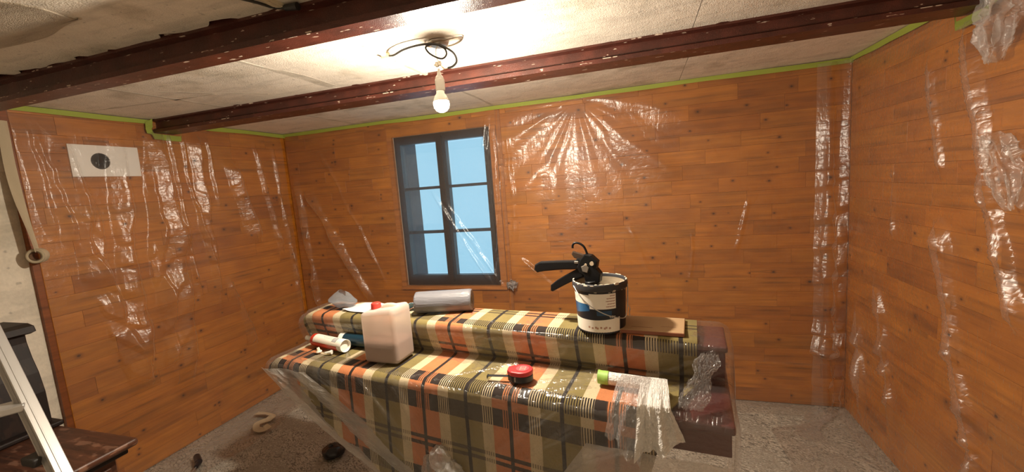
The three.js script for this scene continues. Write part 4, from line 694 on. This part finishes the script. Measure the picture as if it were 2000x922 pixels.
// ---------------------------------------------------------------- dark cupboard, box on it, and the ladder at the left
const walnutMap = tex8(512, 512, (x, y) => { const g = fbm(x / 128, y / 7, 1300, 3, 4, 0), b = fbm(x / 60, y / 60, 1310, 3), s = sm(0.6, 0.75, fbm(x / 50, y / 22, 1320, 3)); const t = 0.85 + 0.5 * (g - 0.5) + 0.3 * (b - 0.5); return [88 * t + 46 * s, 54 * t + 42 * s, 38 * t + 38 * s]; });
const walnut = std({ map: scaled(walnutMap, 1.6, 1.6), roughness: 0.42, bumpMap: pineBump, bumpScale: 0.0004 });
const ebony = std({ map: scaled(walnutMap, 2, 2), color: C(0.11, 0.09, 0.08), roughness: 0.6 });
{
  const t = thing('cupboard', 'brown wooden cupboard with rounded top edge standing against the white left wall', 'cupboard', [-2.5, 0, -0.55]);
  const top = rbox(0.80, 0.034, 1.14, 0.014, 4); metreUV(top); part('cupboard_top', top.translate(0.0, 0.603, 0), walnut, t);
  part('cornice', rbox(0.755, 0.03, 1.09, 0.008, 3).translate(-0.01, 0.572, 0), ebony, t);
  const body = rbox(0.70, 0.55, 1.04, 0.006); metreUV(body); part('cabinet_body', body.translate(-0.03, 0.285, 0), walnut, t);
  const dg = rbox(0.018, 0.46, 0.48, 0.005); metreUV(dg);
  for (const z of [-0.255, 0.255]) { const d = part('door', dg.clone().translate(0.325, 0.29, z), walnut, t); part('knob', new THREE.SphereGeometry(0.013, 16, 12).translate(0.342, 0.32, z > 0 ? 0.05 : -0.05), ebony, d); }
}
{
  const t = thing('wooden_case', 'nearly black wooden case with flared lid standing on the cupboard behind the ladder', 'case', [-2.78, 0.62, -0.98]);
  part('case_body', extr([[-0.12, 0.02], [0.115, 0.02], [0.115, 0.17], [0.098, 0.26], [0.072, 0.33], [0.055, 0.40], [0.055, 0.44], [-0.12, 0.44]], 0.26, 0.004), ebony, t);
  part('lid', extr([[-0.13, 0.44], [0.06, 0.44], [0.098, 0.452], [0.09, 0.472], [0.05, 0.482], [-0.13, 0.482]], 0.30, 0.004), ebony, t);
  part('plinth', rbox(0.30, 0.024, 0.30, 0.009, 3).translate(0.015, 0.012, 0), ebony, t);
}
{
  const t = thing('step_ladder', 'aluminium step ladder leaning at the lower left in front of the cupboard', 'ladder');
  const alu = std({ color: C(0.52, 0.515, 0.50), metalness: 0.7, roughness: 0.4 }), blk = std({ color: C(0.02, 0.018, 0.017), roughness: 0.6 });
  const P = V(-1.813, 1.259, -0.675), Q = V(-1.451, 0.928, -0.599), dir = Q.clone().sub(P).normalize();
  const foot = P.clone().addScaledVector(dir, (0.03 - P.y) / dir.y), head = P.clone().addScaledVector(dir, -0.42), len = head.distanceTo(foot);
  const rail = (o) => { const g = merge([rbox(0.022, len, 0.036, 0.003), rbox(0.0245, len, 0.004, 0.001).translate(0, 0, 0.004), rbox(0.0245, len, 0.004, 0.001).translate(0, 0, 0.016)]); return g; };
  const yA = dir.clone().negate(), zA = V(0.35, 0, 1).normalize(); zA.addScaledVector(yA, -zA.dot(yA)).normalize(); const quat = new THREE.Quaternion().setFromRotationMatrix(new THREE.Matrix4().makeBasis(yA.clone().cross(zA), yA, zA));
  const side = V(-0.55, 0, 0.84).normalize().multiplyScalar(0.36);
  for (const k of [0, 1]) { const m = part('rail', rail(), alu, t); m.quaternion.copy(quat); m.position.copy(head).add(foot).multiplyScalar(0.5).addScaledVector(side, k); const f = part('foot_cap', rbox(0.032, 0.06, 0.046, 0.006).translate(0, -len / 2 + 0.02, 0), blk, m); }
  for (const y of [1.08, 0.87, 0.62, 0.37]) { const c = P.clone().addScaledVector(dir, (y - P.y) / dir.y), e = c.clone().add(side); const g = rbox(0.06, 0.02, c.distanceTo(e), 0.004); const m = part('tread', g, alu, t); m.position.copy(c).add(e).multiplyScalar(0.5); m.lookAt(e); }
  const c = P.clone().addScaledVector(dir, (0.96 - P.y) / dir.y); const br = part('plastic_bracket', rbox(0.055, 0.022, 0.05, 0.005), blk, t); br.position.copy(c).add(V(-0.035, 0, 0.01));
}

scene.traverse((o) => { if (o.isMesh) { o.castShadow = o.name !== 'light_bulb'; o.receiveShadow = true; } });
renderer.render(scene, camera);
